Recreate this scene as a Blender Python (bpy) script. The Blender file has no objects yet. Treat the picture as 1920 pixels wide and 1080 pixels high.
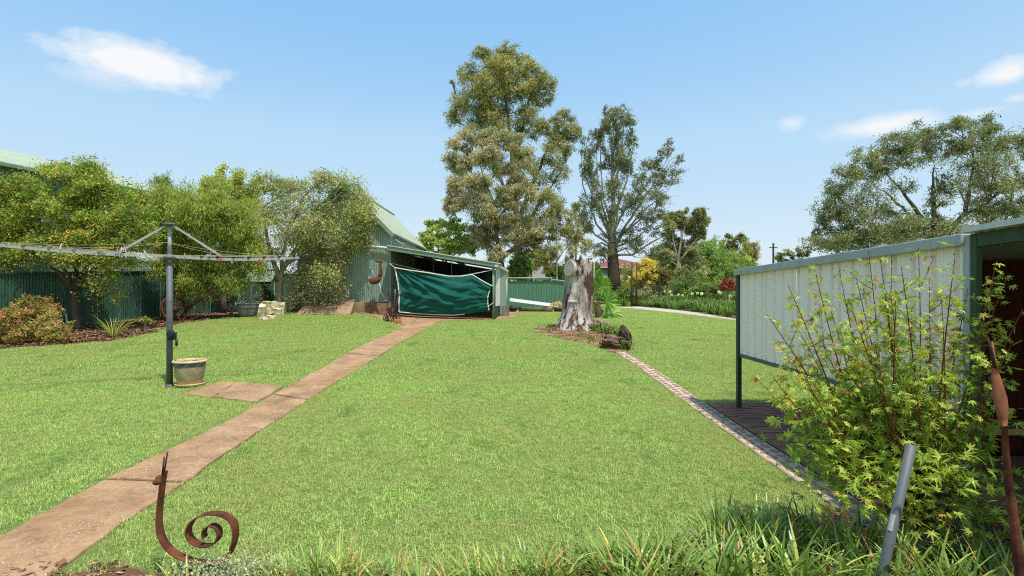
import bpy, math, random
import numpy as np
from mathutils import Vector, Matrix, Euler

rng = np.random.default_rng(11)
random.seed(11)
R = math.radians
PI = math.pi
scn = bpy.context.scene
COL = scn.collection

# ------------------------------------------------------------------ camera, sky, sun, exposure
FPX, CAMH, HOR = 1000.0, 1.6, 545.0          # focal length in photo pixels, eye height, horizon row
cam_d = bpy.data.cameras.new('camera'); cam_d.sensor_width = 36.0
cam_d.lens = FPX / 1920 * 36
cam_d.shift_y = (HOR - 540) / 1920
cam_d.clip_start = 0.05; cam_d.clip_end = 4000
cam = bpy.data.objects.new('camera', cam_d); COL.objects.link(cam)
cam.location = (0, 0, CAMH); cam.rotation_euler = (R(90), 0, 0)
scn.camera = cam

SUN_DIR = Vector((0.24, -0.32, 1.0)).normalized()
SUN_EL = math.asin(SUN_DIR.z); SUN_AZ = math.atan2(SUN_DIR.x, SUN_DIR.y)
SKY_STRENGTH = 0.13; EXPOSURE = 1.0
world = bpy.data.worlds.new('World'); scn.world = world; world.use_nodes = True
def build_world():
    nt = world.node_tree; N = nt.nodes; L = nt.links; N.clear()
    out = N.new('ShaderNodeOutputWorld'); bg = N.new('ShaderNodeBackground'); bg.inputs[1].default_value = SKY_STRENGTH
    sky = N.new('ShaderNodeTexSky'); sky.sky_type = 'NISHITA'; sky.sun_disc = False
    sky.sun_elevation = SUN_EL; sky.sun_rotation = SUN_AZ
    sky.altitude = 300; sky.air_density = 1.35; sky.dust_density = 0.5; sky.ozone_density = 2.6
    tc = N.new('ShaderNodeTexCoord'); sep = N.new('ShaderNodeSeparateXYZ'); L.new(tc.outputs['Generated'], sep.inputs[0])
    def m(op, a, b=None, clamp=False):
        n = N.new('ShaderNodeMath'); n.operation = op; n.use_clamp = clamp
        for i, v in enumerate((a, b)):
            if v is None: continue
            if isinstance(v, (int, float)): n.inputs[i].default_value = v
            else: L.new(v, n.inputs[i])
        return n.outputs[0]
    az = m('ARCTAN2', sep.outputs[0], sep.outputs[1]); el = m('ARCSINE', sep.outputs[2])
    comb = N.new('ShaderNodeCombineXYZ'); L.new(az, comb.inputs[0]); L.new(m('MULTIPLY', el, 1.9), comb.inputs[1])
    def noise(scale, det, rough):
        n = N.new('ShaderNodeTexNoise'); n.inputs['Scale'].default_value = scale; n.inputs['Detail'].default_value = det
        n.inputs['Roughness'].default_value = rough; L.new(comb.outputs[0], n.inputs['Vector']); return n.outputs[0]
    n1 = noise(9, 8, .62); n2 = noise(34, 6, .6)
    nn = m('ADD', m('MULTIPLY', n1, .66), m('MULTIPLY', n2, .34))
    tot = None
    # u, v on the tangent plane of the view direction, half sizes, strength
    for (px, py, hw, hh, s) in [(255, 122, 215, 50, 1.35), (185, 140, 110, 30, .5), (1655, 236, 130, 27, 1.0), (1885, 135, 66, 30, 1.0), (1485, 231, 36, 19, .6),
                                (1835, 212, 80, 13, .5), (1908, 184, 34, 10, .5), (1808, 155, 26, 10, .35)]:
        u = (px - 960) / FPX; v = (HOR - py) / FPX
        a0 = math.atan(u); e0 = math.atan(v / math.sqrt(1 + u * u))
        da = hw / FPX / (1 + u * u); de = hh / FPX / math.sqrt(1 + u * u) * .9
        x = m('DIVIDE', m('SUBTRACT', az, a0), da); y = m('DIVIDE', m('SUBTRACT', el, e0), de)
        r = m('SQRT', m('ADD', m('MULTIPLY', x, x), m('MULTIPLY', y, y)))
        k = m('SUBTRACT', 1.0, r)
        k = m('ADD', k, m('MULTIPLY', m('SUBTRACT', nn, .5), 2.0))
        k = m('MULTIPLY', m('MULTIPLY', k, 1.25, True), s)
        tot = k if tot is None else m('MAXIMUM', tot, k)
    # thin high veil over the whole sky
    mixn = N.new('ShaderNodeMix'); mixn.data_type = 'RGBA'
    L.new(m('MULTIPLY', tot, .95, True), mixn.inputs['Factor'])
    # clear-air colour balance of the sky: keeps the sky's own gradient, gentler towards the horizon
    sc3 = N.new('ShaderNodeSeparateColor'); L.new(sky.outputs[0], sc3.inputs[0])
    kk = SKY_STRENGTH * 2 ** EXPOSURE
    rp = N.new('ShaderNodeValToRGB'); L.new(m('DIVIDE', sc3.outputs[0], 1.453 * 4), rp.inputs[0]); el_ = rp.color_ramp.elements
    stops = [(.12, (.19, .47, .86)), (.25, (.285, .565, .91)), (.3825, (.48, .72, .945)), (.715, (.64, .81, .945)), (1.0, (.72, .85, .94))]
    while len(el_) < len(stops): el_.new(.5)
    for e_, (p_, c_) in zip(el_, stops): e_.position = p_; e_.color = (*c_, 1)
    cc3 = N.new('ShaderNodeVectorMath'); cc3.operation = 'SCALE'; L.new(rp.outputs[0], cc3.inputs[0]); cc3.inputs['Scale'].default_value = 1 / kk
    L.new(cc3.outputs[0], mixn.inputs['A']); mixn.inputs['B'].default_value = (.93 / kk, .95 / kk, .97 / kk, 1)
    L.new(mixn.outputs['Result'], bg.inputs[0]); L.new(bg.outputs[0], out.inputs[0])
build_world()

sun_d = bpy.data.lights.new('sun', 'SUN'); sun_d.energy = 2.5; sun_d.angle = R(0.53); sun_d.color = (1.0, .955, .89)
sun = bpy.data.objects.new('sun', sun_d); COL.objects.link(sun)
sun.rotation_euler = (-SUN_DIR).to_track_quat('-Z', 'Y').to_euler(); sun.location = (10, -14, 40)

scn.view_settings.view_transform = 'Standard'; scn.view_settings.look = 'None'
scn.view_settings.exposure = EXPOSURE; scn.view_settings.gamma = 1; scn.view_settings.use_curve_mapping = False
scn.render.engine = 'CYCLES'
scn.cycles.max_bounces = 8; scn.cycles.diffuse_bounces = 4; scn.cycles.transparent_max_bounces = 8
scn.cycles.use_denoising = False; scn.cycles.filter_width = 1.1

# ------------------------------------------------------------------ terrain height and pixel helpers
_ty = np.arange(-60, 400, .1)
_tz = np.interp(_ty, [-60, 4, 7, 10, 13, 17, 20, 26, 40, 90, 400], [0, 0, .05, .19, .36, .58, .67, .74, .7, .5, .2])
_tz = np.convolve(np.pad(_tz, 15, mode='edge'), np.ones(31) / 31, 'valid')
def tz(x, y):
    x = np.asarray(x, float); y = np.asarray(y, float)
    z = np.interp(y, _ty, _tz)
    t = np.clip((y - 14.5) / 4, 0, 1); t = t * t * (3 - 2 * t)
    f = np.clip((60 - y) / 30, 0, 1)
    return z + .27 * t * f * np.exp(-((x + 6.6) / 3.0) ** 2)
def P(px, py):
    """where the ray through a photo pixel meets the ground"""
    u = (px - 960) / FPX; w = (HOR - py) / FPX
    ds = np.arange(1.2, 150, .02); h = CAMH + w * ds - tz(u * ds, ds)
    i = int(np.argmax(h < 0)); d = ds[i] if h[i] < 0 else 150.0
    return Vector((u * d, d, float(tz(u * d, d))))
def at(px, py, d):
    return Vector(((px - 960) / FPX * d, d, CAMH + (HOR - py) / FPX * d))
def Z(x, y): return float(tz(x, y))

# ------------------------------------------------------------------ mesh accumulator
class G:
    def __init__(s): s.v = []; s.f = []; s.n = 0; s.tone = []
    def add(s, V, F, tone=None):
        V = np.asarray(V, float).reshape(-1, 3)
        s.v.append(V); s.f += [tuple(i + s.n for i in f) for f in F]; s.n += len(V)
        return s
    def box(s, c, size, rz=0, rot=None):
        x, y, z = [k / 2 for k in size]
        V = np.array([(-x, -y, -z), (x, -y, -z), (x, y, -z), (-x, y, -z), (-x, -y, z), (x, -y, z), (x, y, z), (-x, y, z)])
        M = np.array((rot if rot is not None else Matrix.Rotation(rz, 3, 'Z')))
        return s.add(V @ M.T + np.array(c), [(3, 2, 1, 0), (4, 5, 6, 7), (0, 1, 5, 4), (1, 2, 6, 5), (2, 3, 7, 6), (3, 0, 4, 7)])
    def bar(s, a, b, w, h):
        """square bar from a to b"""
        a = Vector(a); b = Vector(b); d = b - a
        q = d.to_track_quat('X', 'Z').to_matrix()
        return s.box(tuple((a + b) / 2), (d.length, w, h), rot=q)
    def tube(s, pts, rad, n=6, cap=True):
        pts = np.array([tuple(p) for p in pts], float); k = len(pts)
        rad = np.broadcast_to(np.asarray(rad, float), (k,))
        T = np.gradient(pts, axis=0); T /= np.linalg.norm(T, axis=1)[:, None] + 1e-9
        ref = np.array((0, 0, 1.)) if abs(T[:, 2]).mean() < .8 else np.array((0, 1., 0))
        A = np.cross(T, ref); A /= np.linalg.norm(A, axis=1)[:, None] + 1e-9
        B = np.cross(T, A)
        th = np.arange(n) * 2 * PI / n
        V = pts[:, None] + rad[:, None, None] * (np.cos(th)[None, :, None] * A[:, None] + np.sin(th)[None, :, None] * B[:, None])
        F = [(i * n + j, i * n + (j + 1) % n, (i + 1) * n + (j + 1) % n, (i + 1) * n + j) for i in range(k - 1) for j in range(n)]
        if cap: F += [tuple(range(n))[::-1], tuple((k - 1) * n + j for j in range(n))]
        return s.add(V, F)
    def lathe(s, c, prof, n=28, ax=None):
        V = []; F = []
        for r, z in prof:
            for j in range(n):
                a = 2 * PI * j / n; V.append((r * math.cos(a), r * math.sin(a), z))
        for i in range(len(prof) - 1):
            for j in range(n): F.append((i * n + j, i * n + (j + 1) % n, (i + 1) * n + (j + 1) % n, (i + 1) * n + j))
        V = np.array(V)
        if ax is not None: V = V @ np.array(ax).T
        return s.add(V + np.array(c), F)
    def ball(s, c, r, n=10, m=6, sc=(1, 1, 1)):
        prof = [(math.sin(PI * i / m) * 1.0, -math.cos(PI * i / m)) for i in range(m + 1)]
        g = G(); g.lathe((0, 0, 0), prof, n); V = g.v[0] * np.array(sc) * r + np.array(c)
        return s.add(V, g.f)
    def prism(s, poly, z0, z1):
        """vertical prism over plan polygon; z0, z1 number or per-point lists"""
        n = len(poly)
        z0 = [z0] * n if isinstance(z0, (int, float)) else z0; z1 = [z1] * n if isinstance(z1, (int, float)) else z1
        a = sum(poly[i][0] * poly[(i + 1) % n][1] - poly[(i + 1) % n][0] * poly[i][1] for i in range(n))
        idx = list(range(n)) if a > 0 else list(range(n))[::-1]
        V = [(poly[i][0], poly[i][1], z0[i]) for i in idx] + [(poly[i][0], poly[i][1], z1[i]) for i in idx]
        F = [tuple(range(n))[::-1], tuple(range(n, 2 * n))] + [(i, (i + 1) % n, n + (i + 1) % n, n + i) for i in range(n)]
        return s.add(V, F)
    def sheet(s, O, u, v, width, t0, t1, prof='corr', pitch=.076, amp=.012):
        """profiled metal sheet: u across, v along the ribs; t0/t1 = number or function of distance across"""
        O = np.array(O, float); u = np.array(u, float); u /= np.linalg.norm(u); v = np.array(v, float); v /= np.linalg.norm(v)
        nrm = np.cross(u, v); nrm /= np.linalg.norm(nrm)
        if prof == 'corr':
            ss = np.linspace(0, width, max(2, int(round(width / pitch * 6)) + 1)); hh = amp * np.sin(2 * PI * ss / pitch)
        else:                                      # wide pans with raised trapezoid ribs
            ss = []; hh = []; k = 0.0
            while k < width - 1e-6:
                for a, b in ((0, 0), (.006, 0), (.018, amp), (.042, amp), (.054, 0), (pitch * .5, 0), (pitch * .5 + .01, amp * .16), (pitch * .5 + .02, 0)):
                    if k + a <= width: ss.append(k + a); hh.append(b)
                k += pitch
            ss.append(width); hh.append(0); ss = np.array(ss); hh = np.array(hh)
        f0 = t0 if callable(t0) else (lambda q: t0); f1 = t1 if callable(t1) else (lambda q: t1)
        A = np.array([O + u * q + v * f0(q) + nrm * h for q, h in zip(ss, hh)]); B = np.array([O + u * q + v * f1(q) + nrm * h for q, h in zip(ss, hh)])
        k = len(ss)
        return s.add(np.vstack([A, B]), [(i, i + 1, k + i + 1, k + i) for i in range(k - 1)])
    def mesh(s, name, org=(0, 0, 0), smooth=False, bevel=0):
        me = bpy.data.meshes.new(name)
        V = np.vstack(s.v) - np.array(org)
        me.from_pydata(V.tolist(), [], s.f); 
        if smooth: me.polygons.foreach_set('use_smooth', [True] * len(me.polygons))
        me.update(); return me

def wloc(o):
    v = Vector((0, 0, 0))
    while o is not None: v += o.location; o = o.parent
    return v
def link(name, me, m, parent=None, loc=None):
    o = bpy.data.objects.new(name, me); COL.objects.link(o)
    if m is not None and me is not None and not me.materials: me.materials.append(m)
    if parent is not None: o.parent = parent
    if loc is not None: o.location = loc
    return o
def part(name, g, m, parent, smooth=False, bevel=0, label=None):
    me = g.mesh(name, wloc(parent), smooth)
    o = link(name, me, m, parent)
    if bevel: add_bevel(o, bevel)
    if label: o['label'] = label
    return o
def add_bevel(o, w, seg=2):
    b = o.modifiers.new('bevel', 'BEVEL'); b.width = w; b.segments = seg; b.limit_method = 'ANGLE'; b.angle_limit = R(40)
def thing(name, label, cat, loc, group=None):
    o = bpy.data.objects.new(name, None); COL.objects.link(o); o.location = loc; o.empty_display_size = .2
    o['label'] = label; o['category'] = cat
    if group: o['group'] = group
    return o
def single(name, g, m, label, cat, loc, group=None, smooth=False, bevel=0):
    o = link(name, g.mesh(name, loc, smooth), m, None, loc)
    o['label'] = label; o['category'] = cat
    if group: o['group'] = group
    if bevel: add_bevel(o, bevel)
    return o
def setting(name, g, m, kind='structure', smooth=False, bevel=0):
    o = link(name, g.mesh(name, (0, 0, 0), smooth), m); o['kind'] = kind
    if bevel: add_bevel(o, bevel)
    return o

def fast_mesh(name, V, nper, tone=None, smooth=False):
    """mesh from (n_faces*nper, 3) verts, each face its own verts"""
    V = np.asarray(V, np.float32).reshape(-1, 3); nf = len(V) // nper
    me = bpy.data.meshes.new(name)
    me.vertices.add(len(V)); me.vertices.foreach_set('co', V.ravel())
    me.loops.add(len(V)); me.loops.foreach_set('vertex_index', np.arange(len(V), dtype=np.int32))
    me.polygons.add(nf); me.polygons.foreach_set('loop_start', np.arange(nf, dtype=np.int32) * nper)
    if tone is not None:
        a = me.attributes.new('tone', 'FLOAT', 'FACE'); a.data.foreach_set('value', np.asarray(tone, np.float32))
    me.update(calc_edges=True); return me

# ------------------------------------------------------------------ materials
def S(r, g, b, k=1.0):
    f = lambda c: (c / 255 / 12.92 if c / 255 <= .04045 else ((c / 255 + .055) / 1.055) ** 2.4) * k
    return (f(r), f(g), f(b), 1)
def newmat(name):
    m = bpy.data.materials.new(name); m.use_nodes = True
    return m, m.node_tree, m.node_tree.nodes['Principled BSDF']
def n_noise(nt, vec, scale, det=5, rough=.6, dim='3D'):
    n = nt.nodes.new('ShaderNodeTexNoise'); n.inputs['Scale'].default_value = scale; n.inputs['Detail'].default_value = det; n.inputs['Roughness'].default_value = rough
    if vec is not None: nt.links.new(vec, n.inputs['Vector'])
    return n.outputs[0]
def n_ramp(nt, fac, stops):
    r = nt.nodes.new('ShaderNodeValToRGB'); e = r.color_ramp.elements
    while len(e) < len(stops): e.new(.5)
    for i, (p, c) in enumerate(stops): e[i].position = p; e[i].color = c if len(c) == 4 else (*c, 1)
    nt.links.new(fac, r.inputs[0]); return r.outputs[0]
def n_mix(nt, fac, a, b, blend='MIX'):
    n = nt.nodes.new('ShaderNodeMix'); n.data_type = 'RGBA'; n.blend_type = blend
    for key, v in (('Factor', fac), ('A', a), ('B', b)):
        if isinstance(v, (int, float, tuple)): n.inputs[key].default_value = v
        else: nt.links.new(v, n.inputs[key])
    return n.outputs['Result']
def n_map(nt, scale=(1, 1, 1), src='Object'):
    t = nt.nodes.new('ShaderNodeTexCoord'); mp = nt.nodes.new('ShaderNodeMapping'); mp.inputs['Scale'].default_value = scale
    nt.links.new(t.outputs[src], mp.inputs[0]); return mp.outputs[0]
def n_pos(nt, scale=(1, 1, 1)):
    t = nt.nodes.new('ShaderNodeNewGeometry'); mp = nt.nodes.new('ShaderNodeMapping'); mp.inputs['Scale'].default_value = scale
    nt.links.new(t.outputs['Position'], mp.inputs[0]); return mp.outputs[0]
def n_bump(nt, bs, h, strength=.3, dist=.01):
    b = nt.nodes.new('ShaderNodeBump'); b.inputs['Strength'].default_value = strength; b.inputs['Distance'].default_value = dist
    nt.links.new(h, b.inputs['Height']); nt.links.new(b.outputs[0], bs.inputs['Normal'])
def n_thr(nt, v, lo, hi):
    n = nt.nodes.new('ShaderNodeMapRange'); n.inputs['From Min'].default_value = lo; n.inputs['From Max'].default_value = hi
    nt.links.new(v, n.inputs[0]); return n.outputs[0]
def rough_mat(name, c1, c2, scale=6, rough=.8, bump=.3, dist=.01, c3=None, spec=.3, stretch=(1, 1, 1), fine=60, metal=0, spots=None):
    m, nt, bs = newmat(name); vec = n_pos(nt, stretch)
    a = n_noise(nt, vec, scale, 8, .65); b = n_noise(nt, vec, fine, 4, .6)
    col = n_ramp(nt, a, [(.3, c1), (.7, c2)])
    if c3: col = n_mix(nt, n_thr(nt, n_noise(nt, vec, scale * .37, 6, .6), .48, .72), col, c3)
    if spots: col = n_mix(nt, n_thr(nt, b, spots[0], spots[0] + .08), col, spots[1])
    col = n_mix(nt, .35, col, n_ramp(nt, b, [(.25, (.45, .45, .45, 1)), (.75, (1, 1, 1, 1))]), 'MULTIPLY')
    nt.links.new(col, bs.inputs['Base Color']); bs.inputs['Roughness'].default_value = rough; bs.inputs['Specular IOR Level'].default_value = spec; bs.inputs['Metallic'].default_value = metal
    if bump: n_bump(nt, bs, n_mix(nt, .6, a, b), bump, dist)
    return m
def paint_metal(name, c, dirt, rough=.5, streak=.5, metal=0.0, rust=None):
    """painted / galvanised sheet metal with rain streaks"""
    m, nt, bs = newmat(name)
    a = n_noise(nt, n_pos(nt, (5, 5, .5)), 2.2, 6, .6); b = n_noise(nt, n_pos(nt, (1, 1, 1)), .9, 5, .6); f = n_noise(nt, n_pos(nt, (1, 1, 1)), 45, 3, .6)
    col = n_mix(nt, n_thr(nt, a, .45, .75), c, tuple(x * (1 - streak) + y * streak for x, y in zip(c, dirt)))
    col = n_mix(nt, n_thr(nt, b, .45, .8), col, tuple(x * .55 + y * .45 for x, y in zip(c, dirt)))
    col = n_mix(nt, .25, col, n_ramp(nt, f, [(.3, (.6, .6, .6, 1)), (.7, (1, 1, 1, 1))]), 'MULTIPLY')
    if rust: col = n_mix(nt, n_thr(nt, n_noise(nt, n_pos(nt, (1.2, 1.2, .8)), 1.6, 8, .7), rust[0], rust[0] + .12), col, rust[1])
    nt.links.new(col, bs.inputs['Base Color']); bs.inputs['Roughness'].default_value = rough; bs.inputs['Metallic'].default_value = metal
    bs.inputs['Specular IOR Level'].default_value = .35
    n_bump(nt, bs, b, .12, .03)
    return m
def leaf_mat(name, stops, trans=.35, rough=.5, spec=.25, patch=None, k=1.45):
    stops = [(p, (min(1, c[0] * k), min(1, c[1] * k), min(1, c[2] * k), 1)) for p, c in stops]
    """leaf colour by a random tone per leaf; light passes through the blade"""
    m, nt, bs = newmat(name)
    at_ = nt.nodes.new('ShaderNodeAttribute'); at_.attribute_name = 'tone'
    col = n_ramp(nt, at_.outputs['Fac'], stops)
    if patch: 
        pv = n_noise(nt, n_pos(nt), patch[0], 4, .6)
        col = n_mix(nt, n_thr(nt, pv, .42, .66), col, patch[1], patch[2] if len(patch) > 2 else 'MIX')
    if patch and len(patch) > 3:
        pv = n_noise(nt, n_pos(nt), patch[3], 6, .7); col = n_mix(nt, n_thr(nt, pv, .54, .68), col, patch[4])
        pv = n_noise(nt, n_pos(nt, (1.3, .8, 1)), patch[3] * .6, 5, .7); col = n_mix(nt, n_thr(nt, pv, .55, .7), col, patch[5])
    nt.links.new(col, bs.inputs['Base Color']); bs.inputs['Roughness'].default_value = rough; bs.inputs['Specular IOR Level'].default_value = spec
    tr = nt.nodes.new('ShaderNodeBsdfTranslucent'); mx = nt.nodes.new('ShaderNodeMixShader'); mx.inputs[0].default_value = trans
    tc = n_mix(nt, 1.0, col, (1.2, 1.2, .65, 1), 'MULTIPLY')
    nt.links.new(tc, tr.inputs[0]); nt.links.new(bs.outputs[0], mx.inputs[1]); nt.links.new(tr.outputs[0], mx.inputs[2])
    nt.links.new(mx.outputs[0], nt.nodes['Material Output'].inputs[0]); return m

M = {}
M['green_sheet'] = paint_metal('pale_green_sheet', S(146, 164, 146), S(88, 108, 90), .6)
M['green_fence'] = paint_metal('green_fence_sheet', S(58, 92, 74), S(28, 50, 40), .5, .7)
M['green_fence_far'] = paint_metal('far_fence_sheet', S(92, 134, 106), S(58, 98, 76), .5)
M['green_roof'] = paint_metal('pale_green_roof', S(170, 178, 154), S(128, 142, 118), .5, .5, rust=(.57, S(150, 104, 66)))
M['green_trim'] = paint_metal('green_trim', S(124, 150, 122), S(90, 110, 88), .5)
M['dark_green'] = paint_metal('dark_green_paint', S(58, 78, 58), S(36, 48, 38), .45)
M['galv'] = paint_metal('galvanised_steel', S(176, 180, 180), S(130, 134, 132), .5, .6, .12)
M['galv_dark'] = paint_metal('weathered_steel', S(100, 106, 108), S(60, 64, 64), .6, .5, .2)
M['cream'] = paint_metal('cream_sheet', S(255, 238, 228), S(250, 232, 220), .45, .3)
M['white'] = paint_metal('white_paint', S(206, 206, 200), S(160, 156, 146), .5, .5)
M['rust'] = rough_mat('rusty_iron', S(80, 46, 32), S(144, 86, 56), 17, .9, .7, .004, S(54, 34, 28), .2, fine=160)
M['rust_pale'] = rough_mat('weathered_rust', S(150, 92, 64), S(176, 116, 88), 10, .8, .3, .003, S(120, 74, 54), .2, fine=140)
M['rust_dark'] = rough_mat('dark_rust', S(56, 40, 34), S(86, 56, 44), 12, .8, .4, .004, fine=120)
M['mulch'] = rough_mat('bark_mulch_ground', S(96, 66, 48), S(136, 98, 72), 9, .95, .8, .03, S(110, 84, 66), .1, fine=70)
M['mulch_pale'] = rough_mat('sandy_mulch_ground', S(150, 114, 84), S(182, 146, 112), 9, .95, .8, .03, S(126, 94, 70), .1, fine=70)
M['gravel'] = rough_mat('gravel_surface', S(176, 164, 148), S(206, 196, 182), 8, .95, .6, .02, None, .1, fine=110)
M['concrete'] = None
def concrete(name, c1, c2, c3, agg):
    m, nt, bs = newmat(name); v = n_pos(nt)
    a = n_noise(nt, v, 2.4, 8, .68); b = n_noise(nt, v, 26, 6, .7); big = n_noise(nt, v, 1.1, 5, .65)
    col = n_ramp(nt, a, [(.28, c3), (.5, c1), (.72, c2)])
    col = n_mix(nt, .55, col, n_ramp(nt, b, [(.3, (.5, .48, .46, 1)), (.68, (1.1, 1.08, 1.05, 1))]), 'MULTIPLY')
    st = n_noise(nt, n_pos(nt, (1, 1, 1)), .7, 9, .75); col = n_mix(nt, n_thr(nt, st, .53, .63), col, n_mix(nt, .5, c3, col))
    # pale aggregate showing where the skin has worn off
    vo = nt.nodes.new('ShaderNodeTexVoronoi'); vo.inputs['Scale'].default_value = 60; nt.links.new(v, vo.inputs['Vector'])
    peb = nt.nodes.new('ShaderNodeMath'); peb.operation = 'MULTIPLY'
    nt.links.new(n_thr(nt, vo.outputs['Distance'], .34, .2), peb.inputs[0]); nt.links.new(n_thr(nt, big, agg, agg + .12), peb.inputs[1])
    sel = nt.nodes.new('ShaderNodeMath'); sel.operation = 'MULTIPLY'; nt.links.new(peb.outputs[0], sel.inputs[0]); nt.links.new(n_thr(nt, n_noise(nt, v, 40, 2, .5), .46, .54), sel.inputs[1])
    col = n_mix(nt, sel.outputs[0], col, S(214, 200, 184)); nt.links.new(col, bs.inputs['Base Color']); bs.inputs['Roughness'].default_value = .93; bs.inputs['Specular IOR Level'].default_value = .12
    n_bump(nt, bs, n_mix(nt, .6, b, peb.outputs[0]), .6, .008); return m
M['concrete'] = concrete('brown_concrete', S(166, 131, 97), S(190, 157, 121), S(128, 99, 73), .42)
M['concrete_pale'] = concrete('apron_concrete', S(164, 130, 100), S(182, 150, 120), S(138, 108, 82), .66)
M['plinth'] = rough_mat('old_concrete', S(146, 118, 92), S(176, 148, 118), 4, .95, .5, .015, S(106, 84, 66), .15, fine=60)
M['paver'] = rough_mat('red_brown_paver', S(132, 88, 70), S(160, 112, 92), 7, .9, .4, .004, S(110, 80, 66), .2, fine=120)
M['mortar'] = rough_mat('pinkish_mortar', S(196, 166, 140), S(210, 182, 156), 8, .95, .5, .006, None, .1, fine=150)
M['slate'] = rough_mat('grey_slate', S(138, 116, 104), S(162, 138, 124), 10, .85, .5, .005, S(150, 118, 100), .25, fine=90)
M['sandstone'] = rough_mat('cream_sandstone', S(214, 198, 160), S(232, 220, 190), 6, .95, .6, .02, S(190, 160, 110), .1, fine=50)
M['rock'] = rough_mat('grey_brown_rock', S(138, 122, 104), S(178, 162, 142), 7, .95, .9, .04, S(92, 70, 56), .15, fine=45)
M['tarp'] = rough_mat('green_shade_cloth', S(34, 88, 78), S(42, 98, 86), 5, .95, .25, .01, S(26, 84, 78), .06, fine=140)
M['rope'] = rough_mat('white_rope', S(214, 208, 196), S(232, 228, 218), 20, .9, 0)
M['wire'] = rough_mat('plastic_line', S(170, 156, 120), S(190, 178, 146), 20, .6, 0)
M['bark'] = rough_mat('brown_bark', S(92, 76, 62), S(128, 110, 92), 7, .95, .8, .03, S(70, 58, 48), .1, (1, 1, .35), fine=40)
M['bark_dark'] = rough_mat('dark_ironbark', S(66, 54, 46), S(100, 86, 74), 6, .95, .9, .06, None, .1, (1, 1, .3), fine=30)
M['bark_pale'] = rough_mat('pale_gum_bark', S(170, 156, 138), S(206, 196, 182), 4, .8, .3, .02, S(128, 108, 92), .2, (1, 1, .3), fine=30)
M['bark_twig'] = rough_mat('grey_twig_bark', S(128, 112, 98), S(158, 144, 128), 8, .9, .3, .01, fine=60)
M['wood_grey'] = rough_mat('weathered_oak', S(116, 108, 100), S(150, 142, 132), 6, .9, .5, .01, S(96, 88, 80), .15, (4, 4, .6), fine=40)
M['timber'] = rough_mat('raw_timber', S(176, 132, 90), S(206, 166, 124), 6, .85, .3, .006, None, .2, (3, 3, .5), fine=40)
M['straw'] = rough_mat('straw', S(206, 170, 112), S(226, 196, 146), 14, .9, .3, .01)
M['dark_red'] = rough_mat('dark_red_boards', S(72, 26, 20), S(96, 38, 28), 3, .7, .2, .006, fine=40, stretch=(4, 4, .4))
M['soil'] = rough_mat('dark_soil', S(70, 54, 42), S(96, 74, 58), 12, .95, .8, .02)
M['rock_brown'] = rough_mat('brown_rock', S(116, 92, 74), S(164, 138, 114), 9, .95, 1.0, .05, S(84, 64, 52), .1, fine=50)
M['terracotta'] = rough_mat('terracotta', S(186, 104, 66), S(204, 126, 86), 8, .8, .2, .005)
M['plastic_black'] = rough_mat('black_casting', S(34, 34, 36), S(52, 52, 54), 10, .5, .2, .003)
M['glass_dark'] = rough_mat('dark_window', S(92, 98, 104), S(118, 122, 126), 4, .25, 0, spec=.6)
M['brick_wall'] = rough_mat('orange_brick', S(184, 118, 80), S(204, 140, 102), 9, .9, .3, .01)
M['wall_grey'] = rough_mat('grey_render', S(120, 120, 122), S(140, 138, 138), 3, .9, .1, .01)
M['roof_red'] = rough_mat('red_tile_roof', S(128, 70, 64), S(146, 86, 78), 4, .85, .3, .02)
M['roof_grey'] = rough_mat('grey_tile_roof', S(120, 112, 104), S(146, 136, 126), 4, .85, .3, .02)
M['chip'] = None

def chip_mat(name, stops):
    m, nt, bs = newmat(name); a = nt.nodes.new('ShaderNodeAttribute'); a.attribute_name = 'tone'
    nt.links.new(n_ramp(nt, a.outputs['Fac'], stops), bs.inputs['Base Color']); bs.inputs['Roughness'].default_value = .9; bs.inputs['Specular IOR Level'].default_value = .15
    return m
M['chip'] = chip_mat('bark_chips', [(0, S(76, 52, 38)), (.5, S(132, 96, 70)), (.85, S(164, 130, 100)), (1, S(196, 168, 138))])

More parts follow.
